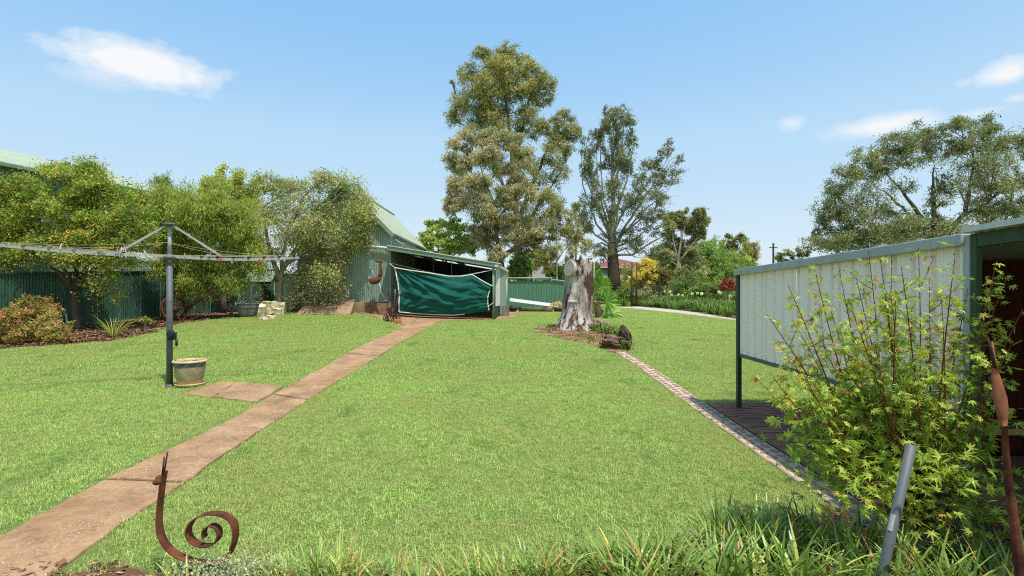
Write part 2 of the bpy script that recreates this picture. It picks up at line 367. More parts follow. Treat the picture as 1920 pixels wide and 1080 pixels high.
GL = dict(
    bottlebrush=leaf_mat('bottlebrush_leaf', [(0, S(58, 74, 30)), (.45, S(96, 114, 44)), (.8, S(142, 148, 70)), (1, S(172, 138, 86))], .46, .45, .35, None, 2.2),
    weeping=leaf_mat('weeping_leaf', [(0, S(86, 98, 44)), (.5, S(128, 138, 66)), (1, S(164, 168, 92))], .46, .5, .25, None, 1.8),
    mulberry=leaf_mat('loose_tree_leaf', [(0, S(82, 90, 54)), (.45, S(118, 124, 72)), (.8, S(162, 172, 90)), (1, S(150, 112, 84))], .46, .45, .35, None, 2.2),
    lime=leaf_mat('lime_leaf', [(0, S(104, 122, 60)), (.6, S(148, 160, 84)), (1, S(192, 192, 100))], .42, .5, .25, None, 1.6),
    gum=leaf_mat('gum_leaf', [(0, S(70, 74, 44)), (.5, S(110, 108, 66)), (.85, S(138, 136, 88)), (1, S(152, 138, 106))], .45, .36, .5, None, 2.4),
    gum_grey=leaf_mat('grey_gum_leaf', [(0, S(86, 92, 66)), (.5, S(128, 128, 96)), (.85, S(164, 156, 126)), (1, S(168, 140, 116))], .42, .4, .45, None, 1.9),
    gum_dark=leaf_mat('dark_gum_leaf', [(0, S(58, 64, 44)), (.5, S(94, 100, 66)), (1, S(138, 136, 96))], .42, .36, .5, None, 2.3),
    gum_fine=leaf_mat('sparse_gum_leaf', [(0, S(52, 60, 40)), (.5, S(88, 98, 64)), (1, S(130, 132, 90))], .38, .36, .5, None, 1.75),
    green=leaf_mat('garden_shrub_leaf', [(0, S(62, 82, 40)), (.5, S(100, 122, 60)), (1, S(148, 164, 88))], .38),
    feather=leaf_mat('feathery_leaf', [(0, S(84, 108, 54)), (.5, S(122, 146, 78)), (1, S(158, 178, 104))], .42),
    yellow=leaf_mat('golden_leaf', [(0, S(156, 146, 72)), (.5, S(200, 184, 98)), (1, S(226, 210, 120))], .42, .5, .25, None, 1.5),
    nandina=leaf_mat('red_green_leaf', [(0, S(60, 74, 34)), (.4, S(112, 122, 52)), (.65, S(168, 158, 84)), (.85, S(176, 98, 60)), (1, S(196, 146, 110))], .35),
    maple=leaf_mat('maple_leaf', [(0, S(72, 102, 34)), (.4, S(118, 146, 48)), (.85, S(180, 188, 84)), (.93, S(190, 150, 80)), (1, S(146, 98, 62))], .40, .38, .45, None, 1.36),
    strap=leaf_mat('strap_leaf', [(0, S(54, 80, 32)), (.5, S(96, 122, 50)), (.88, S(146, 162, 82)), (.95, S(196, 186, 96)), (1, S(176, 130, 90))], .3, .35, .45),
    aga=leaf_mat('agapanthus_leaf', [(0, S(46, 76, 28)), (.6, S(84, 116, 44)), (1, S(148, 166, 82))], .32, .35, .45, None, 1.45),
    silver=leaf_mat('silver_leaf', [(0, S(130, 140, 120)), (.6, S(172, 178, 158)), (1, S(206, 204, 186))], .25),
    greyground=leaf_mat('grey_groundcover_leaf', [(0, S(112, 122, 88)), (.6, S(158, 162, 124)), (1, S(190, 188, 156))], .3),
    palm=leaf_mat('palm_leaf', [(0, S(58, 96, 36)), (.6, S(110, 146, 58)), (1, S(176, 190, 104))], .3, .35, .5),
    redleaf=leaf_mat('red_leaf', [(0, S(92, 44, 38)), (.6, S(136, 66, 52)), (1, S(176, 110, 90))], .3),
    flower=leaf_mat('white_green_flower', [(0, S(176, 196, 120)), (.5, S(214, 222, 176)), (1, S(238, 238, 220))], .3),
    grass=leaf_mat('lawn_blade', [(0, S(96, 126, 56)), (.5, S(150, 170, 92)), (.82, S(190, 198, 126)), (1, S(222, 210, 162))], .35, .5, .25, (.55, S(186, 190, 122), 'MIX', 2.6, S(196, 192, 130), S(134, 166, 84)), 1.52),
)

# ------------------------------------------------------------------ ground
def ground():
    xs = np.concatenate([[-900, -400, -200, -100, -60, -40, -28, -20], np.arange(-16, 12.1, .4), [15, 20, 28, 40, 60, 100, 200, 400, 900]])
    ys = np.concatenate([[-200, -60, -20, -8, -3, 0], np.arange(1, 32, .4), [34, 38, 44, 52, 64, 80, 110, 160, 260, 500, 1200]])
    X, Y = np.meshgrid(xs, ys); V = np.stack([X, Y, tz(X, Y)], -1).reshape(-1, 3)
    nx = len(xs); F = [(j * nx + i, j * nx + i + 1, (j + 1) * nx + i + 1, (j + 1) * nx + i) for j in range(len(ys) - 1) for i in range(nx - 1)]
    m, nt, bs = newmat('lawn_ground'); vec = n_pos(nt)
    a = n_noise(nt, vec, .55, 5, .6); b = n_noise(nt, vec, 14, 6, .7); c = n_noise(nt, vec, 110, 4, .7)
    col = n_ramp(nt, b, [(.3, S(108, 128, 66)), (.55, S(140, 156, 86)), (.75, S(178, 178, 120))])
    col = n_mix(nt, n_thr(nt, a, .42, .68), col, S(142, 158, 76))
    col = n_mix(nt, .6, col, n_ramp(nt, c, [(.3, (.35, .38, .3, 1)), (.65, (1, 1, 1, 1))]), 'MULTIPLY')
    nt.links.new(col, bs.inputs['Base Color']); bs.inputs['Roughness'].default_value = .9; bs.inputs['Specular IOR Level'].default_value = .1
    n_bump(nt, bs, c, .8, .03)
    setting('ground', G().add(V, F), m, smooth=True)
ground()

def inpoly(x, y, poly):
    ins = np.zeros(len(x), bool); n = len(poly)
    for i in range(n):
        x0, y0 = poly[i][0], poly[i][1]; x1, y1 = poly[(i + 1) % n][0], poly[(i + 1) % n][1]
        c = ((y0 > y) != (y1 > y)) & (x < (x1 - x0) * (y - y0) / ((y1 - y0) + 1e-12) + x0); ins ^= c
    return ins
def patch(name, poly, m, dz=.012, step=.25, kind='structure'):
    """sheet lying on the terrain inside a plan polygon"""
    import bmesh
    bm = bmesh.new(); vs = [bm.verts.new((p[0], p[1], 0)) for p in poly]; bm.faces.new(vs)
    x0, x1 = min(p[0] for p in poly), max(p[0] for p in poly); y0, y1 = min(p[1] for p in poly), max(p[1] for p in poly)
    for ax, lo, hi in ((0, x0, x1), (1, y0, y1)):
        st = max(step, (hi - lo) / 80)
        for k in np.arange(lo + st, hi, st):
            co = [0, 0, 0]; co[ax] = k; no = [0, 0, 0]; no[ax] = 1
            bmesh.ops.bisect_plane(bm, geom=bm.verts[:] + bm.edges[:] + bm.faces[:], plane_co=co, plane_no=no)
    for v in bm.verts: v.co.z = Z(v.co.x, v.co.y) + dz
    bmesh.ops.recalc_face_normals(bm, faces=bm.faces)
    if sum(f.normal.z for f in bm.faces) < 0: bmesh.ops.reverse_faces(bm, faces=bm.faces)
    me = bpy.data.meshes.new(name); bm.to_mesh(me); bm.free()
    o = link(name, me, m); o['kind'] = kind; return o
def wob(pts, amp=.05, n=5):
    """organic outline: subdivide the polygon and jitter"""
    out = []
    for i in range(len(pts)):
        a = np.array(pts[i][:2]); b = np.array(pts[(i + 1) % len(pts)][:2])
        for k in range(n):
            p = a + (b - a) * k / n + (rng.normal(0, amp, 2) if k else 0); out.append(tuple(p))
    return out

BED_LEFT = [tuple(P(*q)[:2]) for q in [(-160, 676), (0, 654), (70, 648), (130, 646), (205, 640), (290, 624), (335, 607), (420, 596), (500, 592), (560, 583)]] + [(-7.5, 19.2), (-10.2, 27), (-14.9, 9.5)]
BED_STUMP = [tuple(P(*q)[:2]) for q in [(1003, 622), (1012, 613), (1050, 606), (1110, 600), (1150, 611), (1180, 636), (1182, 655), (1160, 664), (1140, 657), (1095, 642), (1040, 632)]]
BED_FRONT = [(-5, .4), (-3.3, 2.72), (-2.3, 3.06), (-1.5, 3.0), (0, 2.95), (.7, 3.05), (1.3, 3.35), (1.9, 3.7), (2.36, 3.8), (2.62, 3.95), (2.9, 3.6), (4.5, 2.4), (4.5, .4)]
DRIVE = [tuple(P(*q)[:2]) for q in [(1150, 577), (1190, 579), (1280, 589), (1395, 604)]] + [(9.5, 16.5), (9.5, 18.2), (7.7, 18.4)] + [tuple(P(*q)[:2]) for q in [(1290, 584), (1195, 575)]]
BED_AGA = [tuple(P(*q)[:2]) for q in [(1150, 573), (1195, 575), (1290, 584)]] + [(7.7, 18.4), (9.5, 18.2), (12, 18), (14, 30), (6, 30)]
pL = [(-330, 1180), (195, 903), (408, 802), (512, 742), (590, 699), (650, 664), (702, 638), (764, 607)]
pR = [(-45, 1182), (345, 909), (492, 808), (577, 752), (652, 706), (710, 669), (757, 640), (826, 602)]
APRON = [tuple(P(*q)[:2]) for q in [(650, 582), (764, 611), (826, 602), (880, 600), (928, 599), (966, 594), (976, 584)]] + [(.1, 24), (-4.1, 23), (-4.1, 18.6), (-5.4, 18.4)]
SIDE = [P(340, 741), P(415, 716), P(533, 727), P(482, 757)]
PATH_POLY = [tuple(P(*q)[:2]) for q in pL] + [tuple(P(*q)[:2]) for q in pR[::-1]]
STRIP_L = [(2.37, 3.3), (2.37, 6.5), (2.36, 8.5), (2.33, 10.0), (2.22, 11.4)]
STRIP_R = [(2.60, 3.3), (2.60, 6.5), (2.59, 8.5), (2.55, 10.0), (2.42, 11.4)]
STRIP = STRIP_L + STRIP_R[::-1]
PAVE = [(2.605, 2.0), (2.605, 7.22), (6.5, 7.22), (6.5, 2.0)]

patch('mulch_bed', wob(BED_LEFT, .05), M['mulch'])
patch('stump_bed', wob(BED_STUMP, .02), M['mulch_pale'])
patch('front_bed', wob(BED_FRONT, .03), M['mulch'])
patch('gravel_drive', wob(DRIVE, .02), M['gravel'])
patch('agapanthus_bed', BED_AGA, M['mulch'])

def instancer(name, faces_v, nper, tone, pts, rots, scl, m, pid=None, protos=None):
    """one object: a proto patch of small faces scattered over points with geometry nodes.
    protos: list of (verts, tone); pid: proto index per point"""
    protos = protos or [(faces_v, tone)]; pid = np.zeros(len(pts), np.int32) if pid is None else pid
    V = np.vstack([np.asarray(p[0]).reshape(-1, 3) for p in protos]); nv = len(V); nf = nv // nper
    T = np.concatenate([p[1] for p in protos])
    me = bpy.data.meshes.new(name); me.vertices.add(nv + len(pts))
    me.vertices.foreach_set('co', np.vstack([V, pts]).astype(np.float32).ravel())
    me.loops.add(nv); me.loops.foreach_set('vertex_index', np.arange(nv, dtype=np.int32))
    me.polygons.add(nf); me.polygons.foreach_set('loop_start', np.arange(nf, dtype=np.int32) * nper)
    a = me.attributes.new('tone', 'FLOAT', 'FACE'); a.data.foreach_set('value', T.astype(np.float32))
    own = np.concatenate([np.full(len(np.asarray(p[0]).reshape(-1, 3)), 10 + i) for i, p in enumerate(protos)] + [pid]).astype(np.int32)
    a = me.attributes.new('pid', 'INT', 'POINT'); a.data.foreach_set('value', own)
    a = me.attributes.new('yaw', 'FLOAT', 'POINT'); a.data.foreach_set('value', np.concatenate([np.zeros(nv), rots]).astype(np.float32))
    a = me.attributes.new('siz', 'FLOAT', 'POINT'); a.data.foreach_set('value', np.concatenate([np.ones(nv), scl]).astype(np.float32))
    me.update(calc_edges=True); me.materials.append(m)
    o = bpy.data.objects.new(name, me); COL.objects.link(o); o['kind'] = 'stuff'
    ng = bpy.data.node_groups.new(name, 'GeometryNodeTree')
    ng.interface.new_socket('Geometry', in_out='INPUT', socket_type='NodeSocketGeometry'); ng.interface.new_socket('Geometry', in_out='OUTPUT', socket_type='NodeSocketGeometry')
    N = ng.nodes; L = ng.links; gi = N.new('NodeGroupInput'); go = N.new('NodeGroupOutput'); jn = N.new('GeometryNodeJoinGeometry')
    def attr(nm, ty):
        n = N.new('GeometryNodeInputNamedAttribute'); n.data_type = ty; n.inputs['Name'].default_value = nm; return n.outputs['Attribute']
    def sel(k):
        c = N.new('FunctionNodeCompare'); c.data_type = 'INT'; c.operation = 'EQUAL'
        ins = [q for q in c.inputs if q.type == 'INT']; L.new(attr('pid', 'INT'), ins[0]); ins[1].default_value = k; return c.outputs[0]
    def sepg(k):
        s = N.new('GeometryNodeSeparateGeometry'); s.domain = 'POINT'; L.new(gi.outputs[0], s.inputs[0]); L.new(sel(k), s.inputs['Selection']); return s.outputs[0]
    for i in range(len(protos)):
        g2i = N.new('GeometryNodeGeometryToInstance'); L.new(sepg(10 + i), g2i.inputs[0])
        iop = N.new('GeometryNodeInstanceOnPoints'); L.new(sepg(i), iop.inputs['Points']); L.new(g2i.outputs[0], iop.inputs['Instance'])
        cx = N.new('ShaderNodeCombineXYZ'); L.new(attr('yaw', 'FLOAT'), cx.inputs[2]); L.new(cx.outputs[0], iop.inputs['Rotation'])
        cs = N.new('ShaderNodeCombineXYZ')
        for q in range(3): L.new(attr('siz', 'FLOAT'), cs.inputs[q])
        L.new(cs.outputs[0], iop.inputs['Scale']); L.new(iop.outputs[0], jn.inputs[0])
    L.new(jn.outputs[0], go.inputs[0])
    md = o.modifiers.new('scatter', 'NODES'); md.node_group = ng
    return o
def blades(n, rad, l0, l1, w0, w1, lean=.6):
    """grass blades: two quads each, base to bent tip"""
    r = rad * np.sqrt(rng.random(n)); a = rng.random(n) * 2 * PI; b = np.stack([r * np.cos(a), r * np.sin(a), np.full(n, -.004)], 1)
    th = rng.random(n) * 2 * PI; d = np.stack([np.cos(th), np.sin(th), np.zeros(n)], 1); s = np.stack([-np.sin(th), np.cos(th), np.zeros(n)], 1)
    Lh = rng.uniform(l0, l1, n)[:, None]; W = rng.uniform(w0, w1, n)[:, None] / 2; ln = rng.uniform(.1, 1, n)[:, None] * lean * 2
    up = np.array((0, 0, 1.))
    m1 = b + up * Lh * .6 + d * Lh * .25 * ln; t = b + up * Lh * np.clip(1 - .35 * ln, .3, 1) + d * Lh * .75 * ln
    q1 = np.stack([b - s * W, b + s * W, m1 + s * W * .8, m1 - s * W * .8], 1); q2 = np.stack([m1 - s * W * .8, m1 + s * W * .8, t + s * W * .15, t - s * W * .15], 1)
    tone = np.clip(rng.normal(.46, .24, n), 0, 1)
    return np.stack([q1, q2], 1).reshape(-1, 3), np.repeat(tone, 2)
def scatter_pts(x0, x1, y0, y1, step, keep):
    X, Y = np.meshgrid(np.arange(x0, x1, step), np.arange(y0, y1, step)); x = X.ravel() + rng.uniform(-.5, .5, X.size) * step; y = Y.ravel() + rng.uniform(-.5, .5, X.size) * step
    k = keep(x, y); return x[k], y[k]

def lawn():
    fence_x = lambda y: -14.6 + (y - 11) * .256
    ex = [PATH_POLY, [p[:2] for p in SIDE], BED_STUMP, BED_LEFT, DRIVE, BED_AGA, APRON, STRIP, PAVE]
    def keep(x, y):
        k = (np.abs(x + .8) < y * 1.02 + 2.6) & (x > fence_x(y))
        jx = x + rng.normal(0, .03, x.shape); jy = y + rng.normal(0, .03, y.shape)      # turf creeps over the hard edges
        for e in ex: k &= ~inpoly(jx, jy, e)
        k &= ~inpoly(x, y, BED_FRONT)
        k &= ~((y > 18.3) & (x < .2)); k &= ~((y > 25.5) & (x < 4)) & ~((x > 12) & (y > 9))
        return k
    x1, y1 = scatter_pts(-11, 7, 1.6, 9, .15, keep); x2, y2 = scatter_pts(-16, 13, 9, 27, .3, keep)
    x = np.concatenate([x1, x2]); y = np.concatenate([y1, y2]); n = len(x)
    protos = [blades(210, .14, .018, .042, .003, .0052), blades(380, .3, .02, .042, .0045, .0085)]
    pid = np.concatenate([np.zeros(len(x1)), np.ones(len(x2))]).astype(np.int32)
    instancer('lawn_grass', None, 4, None, np.stack([x, y, tz(x, y)], 1), rng.random(n) * 6.283, rng.uniform(.75, 1.2, n), GL['grass'], pid, protos)
lawn()

def chips(n, rad, size):
    """flat bark chips lying at all angles"""
    r = rad * np.sqrt(rng.random(n)); a = rng.random(n) * 2 * PI; c = np.stack([r * np.cos(a), r * np.sin(a), rng.uniform(.004, .022, n)], 1)
    th = rng.random(n) * 2 * PI; d = np.stack([np.cos(th), np.sin(th), rng.normal(0, .3, n)], 1); s = np.stack([-np.sin(th), np.cos(th), rng.normal(0, .3, n)], 1)
    l = rng.uniform(.4, 1, n)[:, None] * size; w = l * rng.uniform(.2, .5, n)[:, None]
    return np.stack([c - d * l - s * w, c + d * l - s * w * .7, c + d * l * .9 + s * w, c - d * l * .8 + s * w], 1).reshape(-1, 3), rng.random(n)
def mulch_chips():
    for nm, bed, st, sz in (('bark_chips', BED_LEFT, .3, .045), ('bark_chips', BED_STUMP, .25, .022), ('bark_chips', BED_FRONT, .22, .028)):
        xs = [p[0] for p in bed]; ys = [p[1] for p in bed]
        x, y = scatter_pts(min(xs), max(xs), max(min(ys), 1.5), max(ys), st, lambda a, b: inpoly(a, b, bed))
        v, t = chips(int(70), st * .75, sz)
        instancer(nm, v, 4, t, np.stack([x, y, tz(x, y) + .012], 1), rng.random(len(x)) * 6.28, rng.uniform(.7, 1.2, len(x)), M['chip'])
mulch_chips()

# ------------------------------------------------------------------ concrete path, apron, edging, paving
def slab_obj(poly, m, parent, top=.02, depth=.12, gap=.017, name='slab', bev=.012):
    c = np.mean([p[:2] for p in poly], axis=0)
    q = []
    n = len(poly)
    for i in range(n):                                     # ragged, worn outline
        a = np.array(poly[i][:2]); b = np.array(poly[(i + 1) % n][:2]); k = max(2, int(np.linalg.norm(b - a) / .12))
        for j in range(k):
            p = a + (b - a) * j / k; p = p + (c - p) / (np.linalg.norm(c - p) + 1e-6) * gap
            if j: p = p + rng.normal(0, .009, 2)
            q.append(tuple(p))
    zz = [Z(*p) for p in q]
    g = G().prism(q, [z - depth for z in zz], [z + top for z in zz]); o = part(name, g, m, parent); add_bevel(o, bev); return o
path = setting('concrete_path', G().prism([tuple(p[:2]) for p in PATH_POLY], [Z(*p) - .2 for p in PATH_POLY], [Z(*p) - .03 for p in PATH_POLY]), M['mulch'])
for i in range(len(pL) - 1):
    slab_obj([P(*pL[i]), P(*pR[i]), P(*pR[i + 1]), P(*pL[i + 1])], M['concrete'], path, .022 + .008 * (i % 2))
mid1 = P(445, 718); mid2 = P(398, 747)
slab_obj([SIDE[0], mid2, mid1, SIDE[1]], M['concrete'], path, .02); slab_obj([mid2, SIDE[3], SIDE[2], mid1], M['concrete'], path, .026)
apron = setting('concrete_apron', G().prism(APRON, [Z(*p) - .2 for p in APRON], [Z(*p) - .02 for p in APRON]), M['plinth'])
ap = [tuple(p) for p in APRON]
slab_obj([ap[0], ap[1], (-3.1, 17.2), (-3.1, 18.6), (-4.1, 18.6), (-5.4, 18.4)], M['concrete_pale'], apron, .02)
slab_obj([ap[1], ap[2], ap[3], ap[4], (-.6, 20.5), (-3.1, 20.5), (-3.1, 17.2)], M['concrete_pale'], apron, .024)
slab_obj([ap[4], ap[5], ap[6], (.1, 23.5), (-.6, 23.5), (-.6, 20.5)], M['concrete_pale'], apron, .02)
slab_obj([(-4.1, 18.6), (-3.1, 18.6), (-3.1, 20.5), (-.6, 20.5), (-.6, 23.3), (-4.1, 23.3)], M['concrete_pale'], apron, .02)

# crazy-stone mowing strip
edging = setting('stone_edging', G(), None) if False else None
def stone_edging():
    yy = np.arange(3.3, 11.41, .15)
    xl = np.interp(yy, [p[1] for p in STRIP_L], [p[0] for p in STRIP_L]); xr = np.interp(yy, [p[1] for p in STRIP_R], [p[0] for p in STRIP_R])
    xl = xl + rng.normal(0, .008, len(yy)); n = len(yy); V = []; F = []
    for i in range(n):
        z = Z(xl[i], yy[i])
        V += [(xl[i], yy[i], z - .1), (xl[i], yy[i], z + .012), (xl[i] + .012, yy[i], z + .026), (xr[i] - .01, yy[i], z + .026), (xr[i], yy[i], z + .012), (xr[i], yy[i], z - .1)]
    for i in range(n - 1):
        for k in range(5): F.append((i * 6 + k, i * 6 + k + 1, (i + 1) * 6 + k + 1, (i + 1) * 6 + k))
    e = setting('stone_edging', G().add(V, [f[::-1] for f in F]), M['mortar'])
    y = 3.45
    while y < 11.3:
        ln = rng.uniform(.1, .17); x0 = np.interp(y, [p[1] for p in STRIP_L], [p[0] for p in STRIP_L])
        for col in range(2):
            cx = x0 + .062 + col * .107 + rng.normal(0, .006); cy = y + col * ln * .45 + rng.normal(0, .01); k = rng.integers(4, 7)
            aa = np.sort((np.arange(k) + rng.uniform(-.28, .28, k)) / k * 2 * PI); 
            poly = [(cx + math.cos(a + .5) * rng.uniform(.042, .055), cy + math.sin(a + .5) * ln * rng.uniform(.42, .52)) for a in aa]
            z = Z(cx, cy); o = part('stone', G().prism(poly, z + .0, z + .031 + rng.uniform(0, .004)), M['slate'], e); add_bevel(o, .004, 1)
        y += ln + .022
stone_edging()
def paving():
    base = setting('paved_floor', G().prism(PAVE, [Z(*p) - .15 for p in PAVE], [Z(*p) + .008 for p in PAVE]), M['soil'])
    me = G().box((0, 0, 0), (.226, .111, .05)).mesh('paver'); me.materials.append(M['paver'])
    row = 0; y = 3.95
    for k in range(14):
        yy = 4.0 + k * .233
        if yy < 7.15:
            o = link('paver', me, None, base, (2.668, yy, Z(2.668, yy) + .007)); o.rotation_euler = (0, 0, PI / 2 + rng.normal(0, .01))
    while y < 7.2:
        x = 2.842 + (.115 if row % 2 else 0)
        if row % 2:
            o = link('paver', me, None, base, (2.786, y, Z(2.79, y) + .006)); o.scale = (.49, 1, 1)
        while x < 4.75:
            o = link('paver', me, None, base, (x, y, Z(x, y) + .006 + rng.uniform(-.0025, .0025))); o.rotation_euler = (rng.normal(0, .006), rng.normal(0, .006), rng.normal(0, .008))
            x += .233
        y += .118; row += 1
paving()

# ------------------------------------------------------------------ fences
def sheet_run(parent, p0, p1, m, hfun, z0fun, sheet_w=.762, name='sheet', prof='corr', pitch=.076, amp=.012, flip=False):
    p0 = np.array(p0, float); p1 = np.array(p1, float); L_ = np.linalg.norm(p1 - p0); u = (p1 - p0) / L_; n = max(1, int(round(L_ / sheet_w))); w = L_ / n
    nrm = np.array((u[1], -u[0]))
    for i in range(n):
        a = p0 + u * w * i; off = nrm * (.003 if i % 2 else 0)
        zt = lambda q, a=a: hfun(*(a + u * q)); zb = lambda q, a=a: z0fun(*(a + u * q))
        part(name, G().sheet((a[0] + off[0], a[1] + off[1], 0), (u[0], u[1], 0), (0, 0, 1), w, zb, zt, prof, pitch, amp), m, parent, smooth=True)
FX = lambda y: -14.6 + (y - 11) * .256
def boundary_fence():
    f = thing('boundary_fence', 'tall dark green corrugated boundary fence behind the mulch bed and trees', 'fence', (FX(10), 10, Z(FX(10), 10)))
    sheet_run(f, (FX(9.6), 9.6), (FX(27), 27), M['green_fence'], lambda x, y: Z(x, y) + 1.62, lambda x, y: Z(x, y) + .02)
    g = G(); g.bar((FX(9.6) + .02, 9.6, Z(FX(9.6), 9.6) + 1.64), (FX(18) + .02, 18, Z(FX(18), 18) + 1.64), .05, .045); g.bar((FX(18) + .02, 18, Z(FX(18), 18) + 1.64), (FX(27) + .02, 27, Z(FX(27), 27) + 1.64), .05, .045)
    part('capping', g, M['dark_green'], f)
    for y in np.arange(10, 27, 2.4): part('post', G().box((FX(y) - .05, y, Z(FX(y), y) + .8), (.06, .06, 1.6)), M['dark_green'], f)
boundary_fence()
def gate_fence():
    f = thing('yard_fence', 'low green ribbed metal fence between the lean-to and the dead stump', 'fence', (.9, 27, Z(.9, 27)))
    sheet_run(f, (-.6, 27), (3.3, 27), M['green_fence_far'], lambda x, y: Z(x, y) + 1.35, lambda x, y: Z(x, y) + .03, .78, prof='trim', pitch=.13, amp=.02)
    part('rail', G().tube([(-.6, 26.93, Z(0, 27) + 1.5), (2.0, 26.93, Z(0, 27) + 1.5)], .03, 8), M['galv'], f, True)
    part('rail', G().tube([(2.0, 26.95, Z(0, 27) + 1.42), (3.9, 26.95, Z(0, 27) + 1.2)], .03, 8), M['galv'], f, True)
    for x in (-.5, 1.1, 2.0, 3.25): part('post', G().box((x, 27.07, Z(x, 27) + .75), (.07, .07, 1.5)), M['galv'], f)
gate_fence()

# ------------------------------------------------------------------ neighbour's big shed beyond the fence
def neighbour_shed():
    X = lambda y: -15.9 + (y - 11) * .256
    y0, y1 = 6.0, 21.4; e = 5.32
    b = thing('neighbour_shed', 'large pale green corrugated shed rising beyond the boundary fence', 'shed', (X(y0), y0, Z(X(y0), y0)))
    sheet_run(b, (X(y0), y0), (X(y1), y1), M['green_sheet'], lambda x, y: e, lambda x, y: Z(x, y), .762, 'wall_sheet')
    d = np.array((.248, .969, 0)); nx = np.array((-.969, .248, 0))
    sheet_run(b, (X(y1), y1), (X(y1) + nx[0] * 8, y1 + nx[1] * 8), M['green_sheet'], lambda x, y: e + min(abs(math.hypot(x - X(y1), y - y1)), 8 - abs(math.hypot(x - X(y1), y - y1))) * .31, lambda x, y: Z(x, y), .8, 'wall_sheet')
    sl = nx + np.array((0, 0, .31)); o = np.array((X(y0), y0, e + .03)) - nx * .25 - np.array((0, 0, .08))
    n = 20; w = 15.9 / n
    for i in range(n):
        part('roof_sheet', G().sheet(o + d * (w * i) + np.array((0, 0, .003 * (i % 2))), d, sl, w, 0, 4.4), M['green_roof'], b, True)
    for i in range(n):
        o2 = o + nx * 8.5; sl2 = -nx + np.array((0, 0, .31))
        part('roof_sheet', G().sheet(o2 + d * (w * i) + np.array((0, 0, .003 * (i % 2))), d, sl2, w, 0, 4.4), M['green_roof'], b, True)
    a = o - nx * .06; z = a + d * 15.9
    part('gutter', G().bar(tuple(a + np.array((0, 0, -.07))), tuple(z + np.array((0, 0, -.07))), .12, .13), M['green_trim'], b, bevel=.02)
neighbour_shed()

